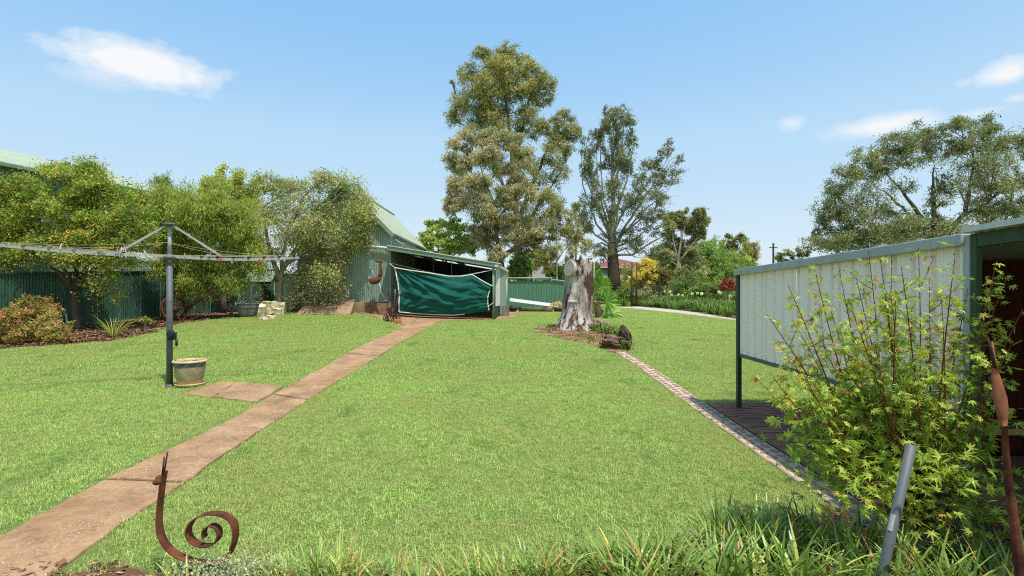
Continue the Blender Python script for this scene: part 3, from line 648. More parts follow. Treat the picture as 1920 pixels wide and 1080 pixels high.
# ------------------------------------------------------------------ green barn with lean-to
XL, XR, YF, YB = -7.45, -4.2, 18.5, 26.0
XM = (XL + XR) / 2; ZE = 3.62; ZP = ZE + (XR - XM) * 1.02; ZB = 1.2
def barn():
    b = thing('green_barn', 'green corrugated gabled barn with an open lean-to on its side', 'shed', (XM, YF, Z(XM, YF)))
    top = lambda x, y=0: ZE + (XR - XM - abs(x - XM)) * 1.02
    sheet_run(b, (XL, YF), (-6.62, YF), M['green_sheet'], lambda x, y: top(x), lambda x, y: ZB, .76, 'wall_sheet')
    sheet_run(b, (-5.8, YF), (XR, YF), M['green_sheet'], lambda x, y: 3.15, lambda x, y: ZB, .76, 'wall_sheet')
    sheet_run(b, (-6.62, YF - .012), (XR, YF - .012), M['green_sheet'], lambda x, y: top(x), lambda x, y: 3.13, .76, 'wall_sheet')
    door = part('door', G().box((-6.2, YF + .02, (3.13 + ZB) / 2), (.84, .05, 3.13 - ZB)), M['green_trim'], b)
    part('handle', G().box((-5.86, YF - .03, 2.0), (.03, .03, .16)), M['timber'], door)
    part('batten', G().box((-5.75, YF - .03, 2.05), (.05, .04, .95)), M['timber'], b)
    # side walls, back
    sheet_run(b, (XR, YF), (XR, YB), M['green_sheet'], lambda x, y: ZE, lambda x, y: Z(x, y), .75, 'wall_sheet')
    sheet_run(b, (XL, YB), (XL, YF), M['green_sheet'], lambda x, y: ZE, lambda x, y: Z(x, y), .75, 'wall_sheet')
    sheet_run(b, (XR, YB), (XL, YB), M['green_sheet'], lambda x, y: top(x), lambda x, y: Z(x, y), .8, 'wall_sheet')
    # roof: two steep slopes, sheets run down the slope
    n = 10; w = (YB - YF + .3) / n; hl = (XR - XM) * math.sqrt(1 + 1.02 ** 2) + .16
    for sx in (1, -1):
        for i in range(n):
            y = YF - .15 + w * i
            O = (XM, y, ZP + .03 + .003 * (i % 2)) if sx > 0 else (XM, y + w, ZP + .03 + .003 * (i % 2))
            part('roof_sheet', G().sheet(O, (0, sx, 0), (sx, 0, -1.02), w, 0, hl), M['green_roof'], b, True)
    part('ridge_cap', G().tube([(XM, YF - .17, ZP + .04), (XM, YB + .17, ZP + .04)], .07, 8), M['green_roof'], b, True)
    ex = XR + .1; ez = ZE - .1
    part('gutter', G().box((ex + .03, (YF + YB) / 2, ez + .03), (.07, YB - YF + .3, .06)), M['green_trim'], b, bevel=.012)
    for s in (1, -1):
        part('barge_board', G().bar((XM, YF - .17, ZP - .02), (XM + s * (XR - XM + .12), YF - .17, ZE - .14), .03, .13), M['green_trim'], b)
    # high side windows above the lean-to
    for y in (20.6, 23.6):
        w_ = part('window', G().box((XR + .03, y, 3.28), (.05, .8, .34)), M['white'], b)
        part('pane', G().box((XR + .06, y, 3.28), (.012, .68, .24)), M['glass_dark'], w_)
    part('white_pipe', G().tube([(-6.5, YF - .1, 3.22), (-5.6, YF - .1, 3.17), (-4.5, YF - .1, 3.09), (-4.05, YF - .12, 3.04)], .045, 8), M['white'], b, True)
    part('brace', G().tube([(XR + .1, YF + .1, 3.4), (XR + .62, YF + .4, 3.02)], .03, 6), M['green_trim'], b, True)
    # concrete footing and door ramp
    part('footing', G().box((-5.25, YF - .03, (ZB + Z(-5.2, YF)) / 2 - .15), (2.25, .3, ZB - Z(-5.2, YF) + .3)), M['plinth'], b, bevel=.02)
    part('footing', G().box((-7.05, YF - .03, ZB - .22), (1.0, .26, .44)), M['plinth'], b, bevel=.02)
    zr = Z(-6, 17.6)
    rp = G().add([(-6.9, YF - .16, ZB + .12), (-5.4, YF - .16, ZB + .12), (-5.3, 17.5, zr + .02), (-7.1, 17.5, zr + .02), (-6.9, YF - .16, zr - .3), (-5.4, YF - .16, zr - .3), (-5.3, 17.5, zr - .3), (-7.1, 17.5, zr - .3)],
                 [(0, 3, 2, 1), (0, 1, 5, 4), (1, 2, 6, 5), (2, 3, 7, 6), (3, 0, 4, 7)])
    part('door_ramp', rp, M['plinth'], b, bevel=.03)
    # ---- lean-to
    xa, za, xb, zb_ = XR, 3.06, -.5, 2.46; yf, yb = 18.05, 23.1
    sl = (zb_ - za) / (xb - xa)
    n = 7; w = (yb - yf + .1) / n
    for i in range(n):
        part('lean_to_sheet', G().sheet((xa + .02, yf - .1 + w * i, za + .06 + .003 * (i % 2)), (0, 1, 0), (1, 0, sl), w, 0, 3.86), M['galv'], b, True)
    part('fascia', G().bar((xa, yf - .12, za - .03), (xb + .1, yf - .12, zb_ - .03), .04, .13), M['green_trim'], b)
    part('fascia_cap', G().bar((xa, yf - .13, za + .06), (xb + .12, yf - .13, zb_ + .045), .07, .03), M['white'], b)
    for x in (xa + .9, xa + 2.2): part('rafter', G().bar((x, yf, za + (x - xa) * sl - .04), (x, yb, za + (x - xa) * sl - .04), .05, .1), M['timber'], b)
    part('beam', G().bar((xb - .02, yf - .15, zb_ - .02), (-.22, yb + .05, zb_ - .02), .14, .1), M['white'], b, bevel=.01)
    part('post', G().tube([(-.63, yf - .02, Z(-.63, yf) - .1), (-.63, yf - .02, zb_ - .02)], .04, 8), M['green_trim'], b, True)
    part('post', G().tube([(-.25, yb + .1, Z(-.3, yb) - .1), (-.25, yb + .1, zb_ - .02)], .05, 8), M['white'], b, True)
    d = np.array((.38, yb - yf - .1)); p0 = np.array((-.56, yf + .1))
    part('end_panel', G().sheet((p0[0], p0[1], 0), (d[0], d[1], 0), (0, 0, 1), 1.5, Z(-.6, yf) + .45, zb_ - .06, 'trim', .19, .02), M['white'], b)
    q = p0 + d / np.linalg.norm(d) * 1.5
    part('end_panel', G().sheet((q[0], q[1], 0), (d[0], d[1], 0), (0, 0, 1), 2.6, Z(-.4, 20) + .04, zb_ - .06), M['green_sheet'], b, True)
    q0 = p0 + d / np.linalg.norm(d) * .0
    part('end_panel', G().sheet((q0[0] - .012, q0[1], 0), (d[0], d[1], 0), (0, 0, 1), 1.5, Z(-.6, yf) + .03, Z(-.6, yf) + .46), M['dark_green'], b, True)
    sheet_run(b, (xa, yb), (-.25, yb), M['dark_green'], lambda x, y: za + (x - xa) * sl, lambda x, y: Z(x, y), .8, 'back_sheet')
    return b
barn()

# ------------------------------------------------------------------ tarp across the lean-to
def tarp():
    D = 17.85
    top = [(740, 502), (770, 507), (805, 512), (840, 518), (865, 518), (885, 515), (903, 526), (922, 536)]
    bot = [(748, 585), (780, 588), (815, 590), (850, 591), (872, 589), (890, 586), (904, 584), (917, 582)]
    def curve(pts, n):
        p = np.array(pts, float); s = np.concatenate([[0], np.cumsum(np.linalg.norm(np.diff(p, axis=0), axis=1))]); t = np.linspace(0, s[-1], n)
        return np.stack([np.interp(t, s, p[:, 0]), np.interp(t, s, p[:, 1])], 1)
    n, m_ = 96, 44; A = curve(top, n); B = curve(bot, n); V = []
    for j in range(m_):
        v = j / (m_ - 1)
        for i in range(n):
            u = i / (n - 1); q = A[i] * (1 - v) + B[i] * v
            q = q + np.array(((1 - u) ** 4 * 4 * math.sin(v * PI) - u ** 6 * 5 * math.sin(v * PI), 0))
            # creases fan out of the upper and lower tie points, belly sags towards the path
            a1 = math.atan2(v + .05, u + .02); r1 = math.hypot(u, v)
            a2 = math.atan2(1.02 - v, u + .02)
            f = .05 * math.sin(a1 * 24 + .8 * math.sin(a1 * 7)) * math.exp(-r1 * 1.3) * min(1, r1 * 6) + .045 * math.sin(a2 * 20 + 1) * math.exp(-math.hypot(u, 1 - v) * 1.5) * min(1, math.hypot(u, 1 - v) * 6)
            f += .028 * math.sin((v * 1.3 - u * .6) * 17 + .8 * math.sin(u * 5)) * math.exp(-((u - .3) / .4) ** 2) + .011 * math.sin((v + .2 * u) * 43 + 2.4 * math.sin(u * 7) + 1.5 * math.sin(v * 9)) * (u ** .6) + .006 * math.sin(u * 47 + v * 13) + .006 * math.sin(v * 61 - u * 23)
            f += -.26 * math.sin(v * PI) * math.sin(u * PI) * .7
            p = at(q[0], q[1], D); V.append((p.x, p.y + f, p.z))
    F = [(j * n + i, j * n + i + 1, (j + 1) * n + i + 1, (j + 1) * n + i) for j in range(m_ - 1) for i in range(n - 1)]
    V = np.array(V)
    t = thing('shade_tarp', 'dark green tarp slung across the opening of the lean-to', 'tarp', (-2.3, D, Z(-2.3, D)))
    part('cloth', G().add(V, F), M['tarp'], t, True)
    Vg = V.reshape(m_, n, 3); off = np.array((0, -.012, 0))
    part('hem', G().tube(Vg[0] + off, .022, 6).tube(Vg[:, 0] + off, .022, 6).tube(Vg[-1, :70] + off, .018, 6).tube(Vg[8:, -1] + off, .018, 6), M['rope'], t, True)
    tl = Vg[0, 0]; tr = Vg[0, 68]; rr = Vg[0, -1]
    ropes = G().tube([tl, (XR + .02, 18.1, 2.55)], .012, 5).tube([tr, (-.66, 18.0, 2.30)], .01, 5).tube([rr, (-.63, 17.99, rr[2] + .02)], .014, 5).tube([Vg[-8, -1], (-.63, 17.99, Vg[-8, -1][2] + .12)], .01, 5)
    ropes.tube([(XR + .02, 18.2, 2.55), (-2.6, 18.1, 2.18), (-1.9, 18.1, 2.08), (-.66, 18.0, 2.3)], .008, 5)
    part('rope', ropes, M['rope'], t, True)
tarp()

# ------------------------------------------------------------------ trees
def strip_dirs(n): 
    v = rng.normal(0, 1, (n, 3)); return v / np.linalg.norm(v, axis=1)[:, None]
def leaf_faces(C, L0, W0, droop=0.0, up=0.0, outward=None):
    """kite-shaped leaf faces at centres C"""
    n = len(C); d = strip_dirs(n) + np.array((0, 0, -droop)); 
    if outward is not None: d += outward
    d /= np.linalg.norm(d, axis=1)[:, None]
    nr = strip_dirs(n) + np.array((0, 0, up)); s = np.cross(d, nr); s /= np.linalg.norm(s, axis=1)[:, None] + 1e-9
    L = (L0 * rng.uniform(.6, 1.25, n))[:, None]; W = (W0 * rng.uniform(.6, 1.3, n))[:, None] * .5
    return np.stack([C - d * L * .5, C - d * L * .05 + s * W, C + d * L * .5, C - d * L * .05 - s * W], 1).reshape(-1, 3)
def curve3(a, b, bend, n=6, sag=0):
    a = np.array(a, float); b = np.array(b, float); t = np.linspace(0, 1, n)[:, None]
    mid = (a + b) / 2 + bend
    return (1 - t) ** 2 * a + 2 * t * (1 - t) * mid + t ** 2 * b
def make_tree(name, label, d, trunks, clumps, leaf, bark, nleaf, lsize=(.14, .045), droop=.5, r0=.2, sub=9, spread=.3, twig=.014, depth=.8, group=None, cat='tree', up=.2, tone=(.5, .24), limb=.35, extra=None, dry=0, sub_tw=5):
    X0 = at(trunks[0][0][0], 545, d); base = Vector((X0.x, d, Z(X0.x, d)))
    t = thing(name, label, cat, base, group)
    g = G(); nodes = []; cen = []
    for k, tr in enumerate(trunks):
        pts = []
        for i, q in enumerate(tr):
            dd = d + (q[2] if len(q) > 2 else 0)
            if q[1] is None: 
                p = at(q[0], 545, dd); p.z = Z(p.x, dd) - .15
            else: p = at(q[0], q[1], dd)
            pts.append(np.array(p))
        # smooth the polyline
        pp = [pts[0]]
        for a, b in zip(pts[:-1], pts[1:]):
            nseg = max(2, int(np.linalg.norm(b - a) / .5))
            for j in range(1, nseg + 1): pp.append(a + (b - a) * j / nseg + (rng.normal(0, .03, 3) * min(1, r0 * 4) if j < nseg else 0))
        pp = np.array(pp); rk = r0 * (1 if k == 0 else (tr[0][3] if len(tr[0]) > 3 else .38))
        tt = np.linspace(0, 1, len(pp)); rad = rk * (1 - tt) ** .9 * .92 + rk * .08
        rad[:2] *= (1.35, 1.1) if tr[0][1] is None else (1, 1)
        g.tube(pp, rad, 9); nodes += [(p, r) for p, r in zip(pp, rad)]
    NP = np.array([p for p, _ in nodes]); NR = np.array([r for _, r in nodes])
    areas = np.array([c[2] * c[3] * (c[4] if len(c) > 4 else 1) for c in clumps], float); areas /= areas.sum()
    for c, ar in zip(clumps, areas):
        px, py, rx, ry = c[:4]; dd = d + rng.uniform(-1, 1) * depth * rx * d / FPX * .9 + (c[5] if len(c) > 5 else 0)
        C = np.array(at(px, py, dd)); Rr = np.array((rx * d / FPX, (rx + ry) / 2 * d / FPX * depth, ry * d / FPX))
        h = np.hypot(NP[:, 0] - C[0], NP[:, 1] - C[1]); cost = np.abs(C[2] - NP[:, 2] - .7 * h - Rr[2] * .3) + h * .6
        i0 = int(np.argmin(cost)); st = NP[i0]; lr = min(NR[i0] * .55, r0 * limb * .7) 
        end = C - np.array((0, 0, Rr[2] * .35)); ln = np.linalg.norm(end - st)
        pts = curve3(st, end, rng.normal(0, .1, 3) * ln + np.array((0, 0, .06 * ln)), 7); pts[1:-1] += rng.normal(0, .02, (5, 3)) * ln * .6
        g.tube(pts, np.linspace(lr, max(twig * 1.6, lr * .35), 7), 6, False)
        cap = max(.2, .0165 * d); cs = spread * math.sqrt(rx * ry) * d / FPX
        ns = max(3, int(sub * (c[6] if len(c) > 6 else 1) * max(1, cs / cap) ** 1.6)); u = strip_dirs(ns) * (rng.random(ns) ** .45)[:, None]
        subs = C + u * Rr
        nl = int(nleaf * ar / ns)
        for sc_ in subs:
            q0 = pts[rng.integers(3, 7)]; bl = np.linalg.norm(sc_ - q0); tw = curve3(q0, sc_, rng.normal(0, .15, 3) * bl + np.array((0, 0, .1 * bl)), 5)
            g.tube(tw, np.linspace(max(twig, lr * .28), twig * .6, 5), 4, False)
            sr = Rr * spread * rng.uniform(.7, 1.3) * min(1, cap / cs)
            # leaves sit along short twigs that radiate from the end of the branch
            k = sub_tw; ends = sc_ + strip_dirs(k) * sr * 1.5 + np.array((0, 0, -droop * sr[2] * .5))
            for e in ends: g.tube([sc_, (sc_ + e) / 2 + (0, 0, .1 * sr[2]), e], (twig * .6, twig * .45, twig * .25), 3, False)
            w = rng.random(nl) ** .7; kk = rng.integers(0, k, nl)
            pos = sc_ + (ends[kk] - sc_) * w[:, None] + rng.normal(0, .36, (nl, 3)) * sr
            tn = np.clip(rng.normal(tone[0] + rng.normal(0, .16), tone[1], nl), 0, 1)
            cen.append((pos, tn))
    part('trunk', g, bark, t, True)
    if extra: extra(t, g)
    pos = np.vstack([c[0] for c in cen]); tn = np.concatenate([c[1] for c in cen])
    V = leaf_faces(pos, lsize[0], lsize[1], droop, up) - np.array(base)
    me = fast_mesh('crown', V, 4, tn); link('crown', me, leaf, t)
    return t

# bottlebrush by the fence
make_tree('bottlebrush_tree', 'bushy multi-stemmed tree with bronze-tipped leaves in front of the fence', 15.2,
    [[(143, None), (141, 580), (138, 540), (150, 470), (160, 420)], [(139, 545, 0, .7), (110, 510), (70, 480), (20, 455)], [(141, 540, 0, .7), (180, 500), (230, 470), (260, 440)], [(140, 545, 0, .6), (105, 470), (95, 420)], [(141, 530, 0, .5), (200, 455), (215, 400)]],
    [(40, 385, 55, 50), (20, 440, 50, 45), (90, 350, 55, 45), (150, 340, 55, 38), (120, 400, 70, 50), (190, 370, 60, 45), (235, 385, 50, 45), (250, 430, 45, 40), (185, 440, 60, 40), (100, 455, 60, 32), (30, 480, 45, 25, .5), (215, 480, 55, 28, .6), (150, 480, 50, 28, .6), (-40, 400, 60, 70), (-30, 470, 40, 30, .6), (110, 322, 18, 20, .5), (265, 400, 26, 40), (200, 530, 45, 40, .25), (170, 335, 40, 24), (130, 470, 90, 34, .5), (60, 420, 70, 60, .5), (210, 440, 70, 50, .5)],
    GL['bottlebrush'], M['bark'], 78000, (.09, .034), .1, .11, 12, .42, .008, .8)
make_tree('weeping_tree', 'soft weeping fine-leaved tree whose curtains hang over the fence', 17.4,
    [[(310, None), (312, 560), (324, 500), (350, 430), (375, 390)], [(320, 520, 0, .6), (318, 470), (318, 400)], [(324, 500, 0, .6), (390, 450), (430, 390)]],
    [(300, 370, 28, 34), (330, 390, 45, 45), (380, 380, 55, 40), (430, 390, 48, 40), (310, 430, 40, 50), (360, 440, 60, 50), (430, 445, 58, 50), (465, 440, 32, 50), (340, 490, 55, 42), (400, 500, 60, 42), (460, 500, 38, 40), (310, 480, 34, 40, .7), (370, 530, 45, 30, .5), (430, 530, 40, 20, .5), (300, 345, 18, 22, .5), (350, 510, 50, 50, .5), (480, 470, 22, 40)],
    GL['weeping'], M['bark'], 110000, (.11, .022), 1.2, .1, 12, .45, .007, .8)
make_tree('rounded_tree', 'bright green tree top showing above the weeping tree by the fence', 20.6,
    [[(420, None), (420, 500), (415, 420), (412, 370)]],
    [(385, 345, 28, 24), (420, 338, 30, 24), (450, 352, 30, 26), (410, 370, 45, 30), (465, 375, 30, 30), (480, 350, 20, 16, .6)],
    GL['mulberry'], M['bark'], 15000, (.1, .05), .2, .1, 9, .3, .009, .8)
make_tree('loose_branched_tree', 'loose tree with grey hanging twigs partly covering the barn gable', 18.0,
    [[(522, None), (524, 560), (528, 510), (535, 455), (545, 410)], [(526, 525, 0, .75), (505, 470), (495, 410), (490, 370)], [(529, 505, 0, .8), (575, 440), (610, 390), (640, 360)], [(530, 500, 0, .6), (600, 455), (650, 440)], [(545, 420, -.5, .5), (570, 370), (590, 345)]],
    [(500, 350, 34, 20, .8), (545, 355, 34, 22, .8), (600, 342, 32, 20, .9), (645, 348, 34, 24, .9), (680, 372, 22, 22, .8), (620, 385, 50, 30, .55), (560, 395, 50, 30, .55), (505, 395, 35, 35, .7), (670, 410, 32, 34, .9), (690, 400, 16, 20, .6), (600, 430, 50, 34, .5), (540, 440, 40, 34, .5), (650, 455, 34, 34, .7), (590, 480, 42, 34, .5), (560, 520, 36, 32, .5), (610, 520, 36, 32, .5), (640, 490, 26, 30, .5), (590, 555, 30, 18, .4), (635, 545, 14, 16, .5), (685, 445, 14, 28, .5), (510, 470, 24, 26, .4), (556, 555, 16, 16, .5)],
    GL['mulberry'], M['bark_twig'], 25000, (.085, .04), .5, .12, 17, .5, .0085, .9, sub_tw=10, tone=(.45, .28))
# behind the barn
make_tree('lime_tree', 'lime green tree standing behind the lean-to roof', 31,
    [[(836, None), (836, 500), (838, 470), (842, 440)], [(837, 490, 0, .6), (815, 455), (805, 440)], [(838, 480, 0, .6), (862, 450), (870, 440)]],
    [(820, 420, 18, 10), (845, 425, 24, 14), (805, 438, 18, 13), (868, 448, 18, 14), (830, 448, 26, 14), (850, 468, 26, 14), (808, 462, 16, 12), (880, 466, 11, 12), (830, 478, 28, 10)],
    GL['lime'], M['bark'], 7000, (.2, .11), .2, .1, 8, .42, .014, .9)
make_tree('tall_gum_tree', 'tallest gum tree with olive crown behind the lean-to', 36,
    [[(975, None), (972, 480), (968, 400), (960, 300), (950, 200), (940, 130)], [(970, 420, 0, .7), (1000, 340), (1030, 270), (1050, 240)], [(969, 400, 0, .5), (930, 320), (890, 250), (870, 210)], [(962, 320, 0, .55), (985, 220), (1000, 150)], [(972, 450, 0, .5), (1020, 370), (1060, 310)]],
    [(905, 105, 22, 16), (950, 98, 24, 16), (975, 112, 22, 18), (925, 125, 38, 24), (1000, 140, 28, 22), (1022, 160, 20, 22), (880, 135, 22, 20), (900, 165, 36, 26), (960, 160, 40, 24), (1010, 185, 26, 22, .7), (868, 190, 28, 26), (905, 205, 36, 28), (950, 205, 38, 28), (990, 215, 30, 22, .7), (850, 215, 18, 22, .7), (920, 240, 40, 26), (975, 250, 34, 26, .6), (1025, 235, 24, 20, .9), (1055, 225, 22, 20, .9), (1070, 248, 20, 22, .8), (1040, 265, 30, 24, .7), (1015, 290, 34, 24, .5), (1060, 290, 22, 26, .5), (1000, 325, 26, 24, .5), (1045, 330, 26, 24, .45), (1015, 370, 34, 24, .6), (1040, 390, 24, 24, .5), (1000, 410, 34, 26, .7), (848, 155, 6, 6, .5), (950, 150, 60, 50, .6)],
    GL['gum'], M['bark'], 78000, (.18, .05), .8, .3, 13, .34, .018, .8)
make_tree('grey_gum_tree', 'grey-leaved gum leaning in front of the tallest gum', 30,
    [[(944, None), (940, 490), (930, 430), (926, 380), (910, 340), (898, 305)], [(942, 480, 0, .9), (955, 472), (985, 460), (1010, 455)], [(926, 385, 0, .6), (960, 330), (970, 300)], [(928, 400, 0, .5), (890, 380), (865, 375)]],
    [(870, 262, 26, 20), (915, 258, 28, 18), (955, 265, 28, 20), (975, 290, 22, 22), (870, 300, 32, 26), (915, 300, 36, 26), (955, 320, 34, 26), (855, 345, 22, 22), (890, 345, 32, 24), (865, 380, 26, 18, .9), (845, 385, 14, 18, .7), (905, 385, 32, 24), (945, 370, 34, 26), (985, 360, 22, 24, .8), (905, 420, 28, 22), (945, 415, 34, 24), (985, 420, 26, 24, .9), (915, 455, 34, 24), (930, 480, 24, 16), (895, 440, 16, 16, .7), (960, 445, 22, 14, .8), (975, 340, 18, 20, .7)],
    GL['gum_grey'], M['bark'], 76000, (.17, .045), 1.0, .2, 12, .34, .014, .8, tone=(.55, .24))
make_tree('thin_gum_tree', 'thin pale-stemmed young gum just behind the dead stump', 33,
    [[(1044, None), (1044, 480), (1045, 430), (1046, 380)], [(1044, 490, 0, .6), (1065, 460), (1082, 430)], [(1045, 450, 0, .5), (1025, 420), (1015, 400)]],
    [(1046, 390, 18, 22, .7), (1030, 420, 20, 22, .7), (1062, 420, 20, 22, .6), (1050, 440, 28, 22, .6), (1080, 445, 16, 22, .6), (1030, 470, 26, 22, .9), (1015, 490, 22, 26, 1), (1025, 500, 18, 20, 1), (1070, 475, 16, 16, .5)],
    GL['gum'], M['bark_pale'], 13000, (.16, .05), .9, .09, 8, .3, .012, .8)
make_tree('brown_stemmed_gum', 'leafy gum with twin brown stems beyond the yard fence', 36,
    [[(985, None), (987, 480), (990, 450), (992, 420)], [(998, None, .5, .8), (996, 490), (1002, 455)]],
    [(985, 450, 28, 22), (1005, 470, 22, 20), (975, 475, 22, 18), (992, 430, 22, 20), (1008, 445, 16, 20), (990, 490, 24, 14, .6)],
    GL['gum'], M['bark'], 12000, (.18, .055), .9, .12, 8, .3, .014, .8)
make_tree('slender_gum_tree', 'slender sparse gum between the stump and the bare-limbed gum', 44,
    [[(1078, None), (1080, 470), (1084, 420), (1088, 380)], [(1088, None, 1, .7), (1090, 470), (1096, 440)]],
    [(1085, 400, 18, 22, .6), (1092, 440, 18, 20, .6), (1075, 450, 16, 18, .5), (1100, 460, 14, 16, .5)],
    GL['gum'], M['bark'], 4500, (.2, .06), .9, .11, 8, .32, .016, .8)
make_tree('bare_limbed_gum', 'open gum with dark trunk and many pale bare branches', 35,
    [[(1152, None), (1150, 520), (1148, 480), (1146, 440), (1150, 390), (1148, 320), (1150, 250), (1155, 210)], [(1148, 470, 0, .4), (1175, 420), (1215, 360), (1245, 310), (1262, 275)], [(1148, 480, 0, .32), (1185, 478), (1230, 450), (1275, 430), (1290, 420)], [(1147, 450, 0, .35), (1125, 400), (1105, 350), (1095, 320)], [(1149, 410, 0, .32), (1175, 340), (1190, 270), (1192, 230)], [(1148, 430, 0, .3), (1120, 330), (1118, 260)], [(1150, 460, 0, .3), (1200, 400), (1240, 370), (1275, 365)], [(1146, 460, 0, .3), (1115, 440), (1085, 385)], [(1149, 370, 0, .4), (1165, 290), (1170, 230)], [(1149, 455, 0, .3), (1190, 420), (1225, 395), (1262, 345)], [(1148, 440, 0, .3), (1178, 380), (1205, 320), (1218, 295)], [(1147, 440, 0, .3), (1130, 390), (1126, 300), (1130, 225)], [(1147, 455, 0, .3), (1118, 420), (1092, 345), (1090, 285)], [(1151, 450, 0, .28), (1160, 380), (1158, 300)], [(1150, 465, 0, .3), (1195, 445), (1250, 395)], [(1150, 475, 0, .25), (1172, 466), (1190, 482), (1206, 484)], [(1148, 468, 0, .3), (1128, 455), (1108, 468), (1098, 462)], [(1152, 300, 0, .3), (1140, 240), (1136, 205)], [(1150, 330, 0, .3), (1178, 250), (1184, 215)]],
    [(1150, 212, 22, 16, .8), (1180, 225, 14, 14, .7), (1135, 235, 20, 22, 1), (1155, 255, 22, 24, .9), (1185, 262, 14, 22, .6), (1120, 265, 14, 26, .8), (1100, 280, 14, 26, .6), (1140, 300, 22, 24, .8), (1170, 310, 20, 26, .6), (1110, 330, 18, 26, .7), (1150, 350, 24, 26, .6), (1225, 310, 22, 16, .9), (1250, 285, 16, 14, .6), (1275, 300, 10, 12, .4), (1240, 335, 24, 18, .7), (1205, 340, 18, 22, .7), (1190, 375, 26, 24, .5), (1235, 370, 26, 16, .6), (1110, 380, 22, 24, .5), (1145, 400, 24, 22, .6), (1210, 410, 26, 18, .5), (1105, 425, 18, 20, .4), (1180, 440, 24, 20, .5), (1225, 430, 22, 14, .4), (1255, 265, 8, 8, .4), (1150, 440, 24, 18, .5), (1125, 360, 30, 36, .4), (1165, 290, 26, 40, .5), (1205, 380, 36, 30, .4), (1095, 400, 18, 30, .4), (1260, 330, 24, 22, .4), (1245, 405, 30, 18, .4), (1130, 470, 30, 20, .5), (1195, 460, 34, 18, .4), (1165, 220, 30, 18, .6), (1100, 310, 16, 30, .6)],
    GL['gum_fine'], M['bark_pale'], 36000, (.16, .05), .7, .26, 15, .27, .016, .95, sub_tw=6,
    extra=lambda t, g: part('dark_bark', G().tube([at(1153, 560, 35), at(1151, 520, 35), at(1149, 480, 35), at(1148, 455, 35)], (.46, .41, .35, .27), 12), M['bark_dark'], t, True))
make_tree('clumpy_gum_tree', 'round-headed gum with twin grey trunks above the agapanthus bed', 30,
    [[(1268, None), (1270, 520), (1272, 480), (1282, 430), (1295, 400)], [(1277, None, .3, .8), (1275, 500), (1262, 450), (1258, 420)], [(1274, 490, 0, .5), (1305, 450), (1315, 430)]],
    [(1262, 405, 20, 14), (1250, 425, 18, 16), (1280, 425, 26, 18), (1305, 398, 20, 14), (1318, 415, 12, 16), (1316, 438, 10, 12), (1295, 430, 20, 18), (1260, 455, 24, 18), (1290, 465, 26, 18), (1245, 480, 18, 16), (1268, 490, 26, 16), (1305, 490, 22, 18, .8), (1295, 515, 26, 16, .7)],
    GL['gum_dark'], M['bark_pale'], 36000, (.15, .05), .6, .13, 10, .34, .013, .8, tone=(.6, .22))
make_tree('feathery_tree', 'feathery bright green tree between the clumpy gum and the screen', 31,
    [[(1345, None), (1345, 530), (1340, 490)]],
    [(1325, 470, 24, 16), (1350, 485, 28, 20), (1330, 505, 30, 20), (1365, 515, 28, 20), (1320, 535, 26, 16), (1350, 540, 34, 18), (1378, 540, 18, 16), (1375, 495, 12, 14, .7)],
    GL['feather'], M['bark'], 24000, (.14, .05), .5, .12, 9, .42, .013, .8)
make_tree('distant_gum_tree', 'small rounded olive gum far beyond the feathery tree', 52,
    [[(1382, None), (1382, 500), (1380, 470)]],
    [(1365, 452, 16, 12), (1390, 446, 16, 11), (1378, 468, 24, 16), (1400, 468, 11, 15), (1385, 488, 20, 12)],
    GL['gum'], M['bark'], 9000, (.24, .09), .5, .16, 8, .3, .02, .8)
make_tree('golden_tree', 'small golden-leaved tree in front of the orange brick house', 33,
    [[(1206, None), (1206, 540), (1208, 515), (1212, 500)], [(1206, 540, 0, .7), (1195, 515)]],
    [(1212, 497, 22, 12), (1226, 508, 12, 16), (1200, 510, 18, 14), (1186, 520, 14, 14), (1215, 522, 18, 12, .6), (1190, 535, 14, 10, .6)],
    GL['yellow'], M['bark'], 9000, (.13, .06), .3, .1, 9, .32, .012, .8)
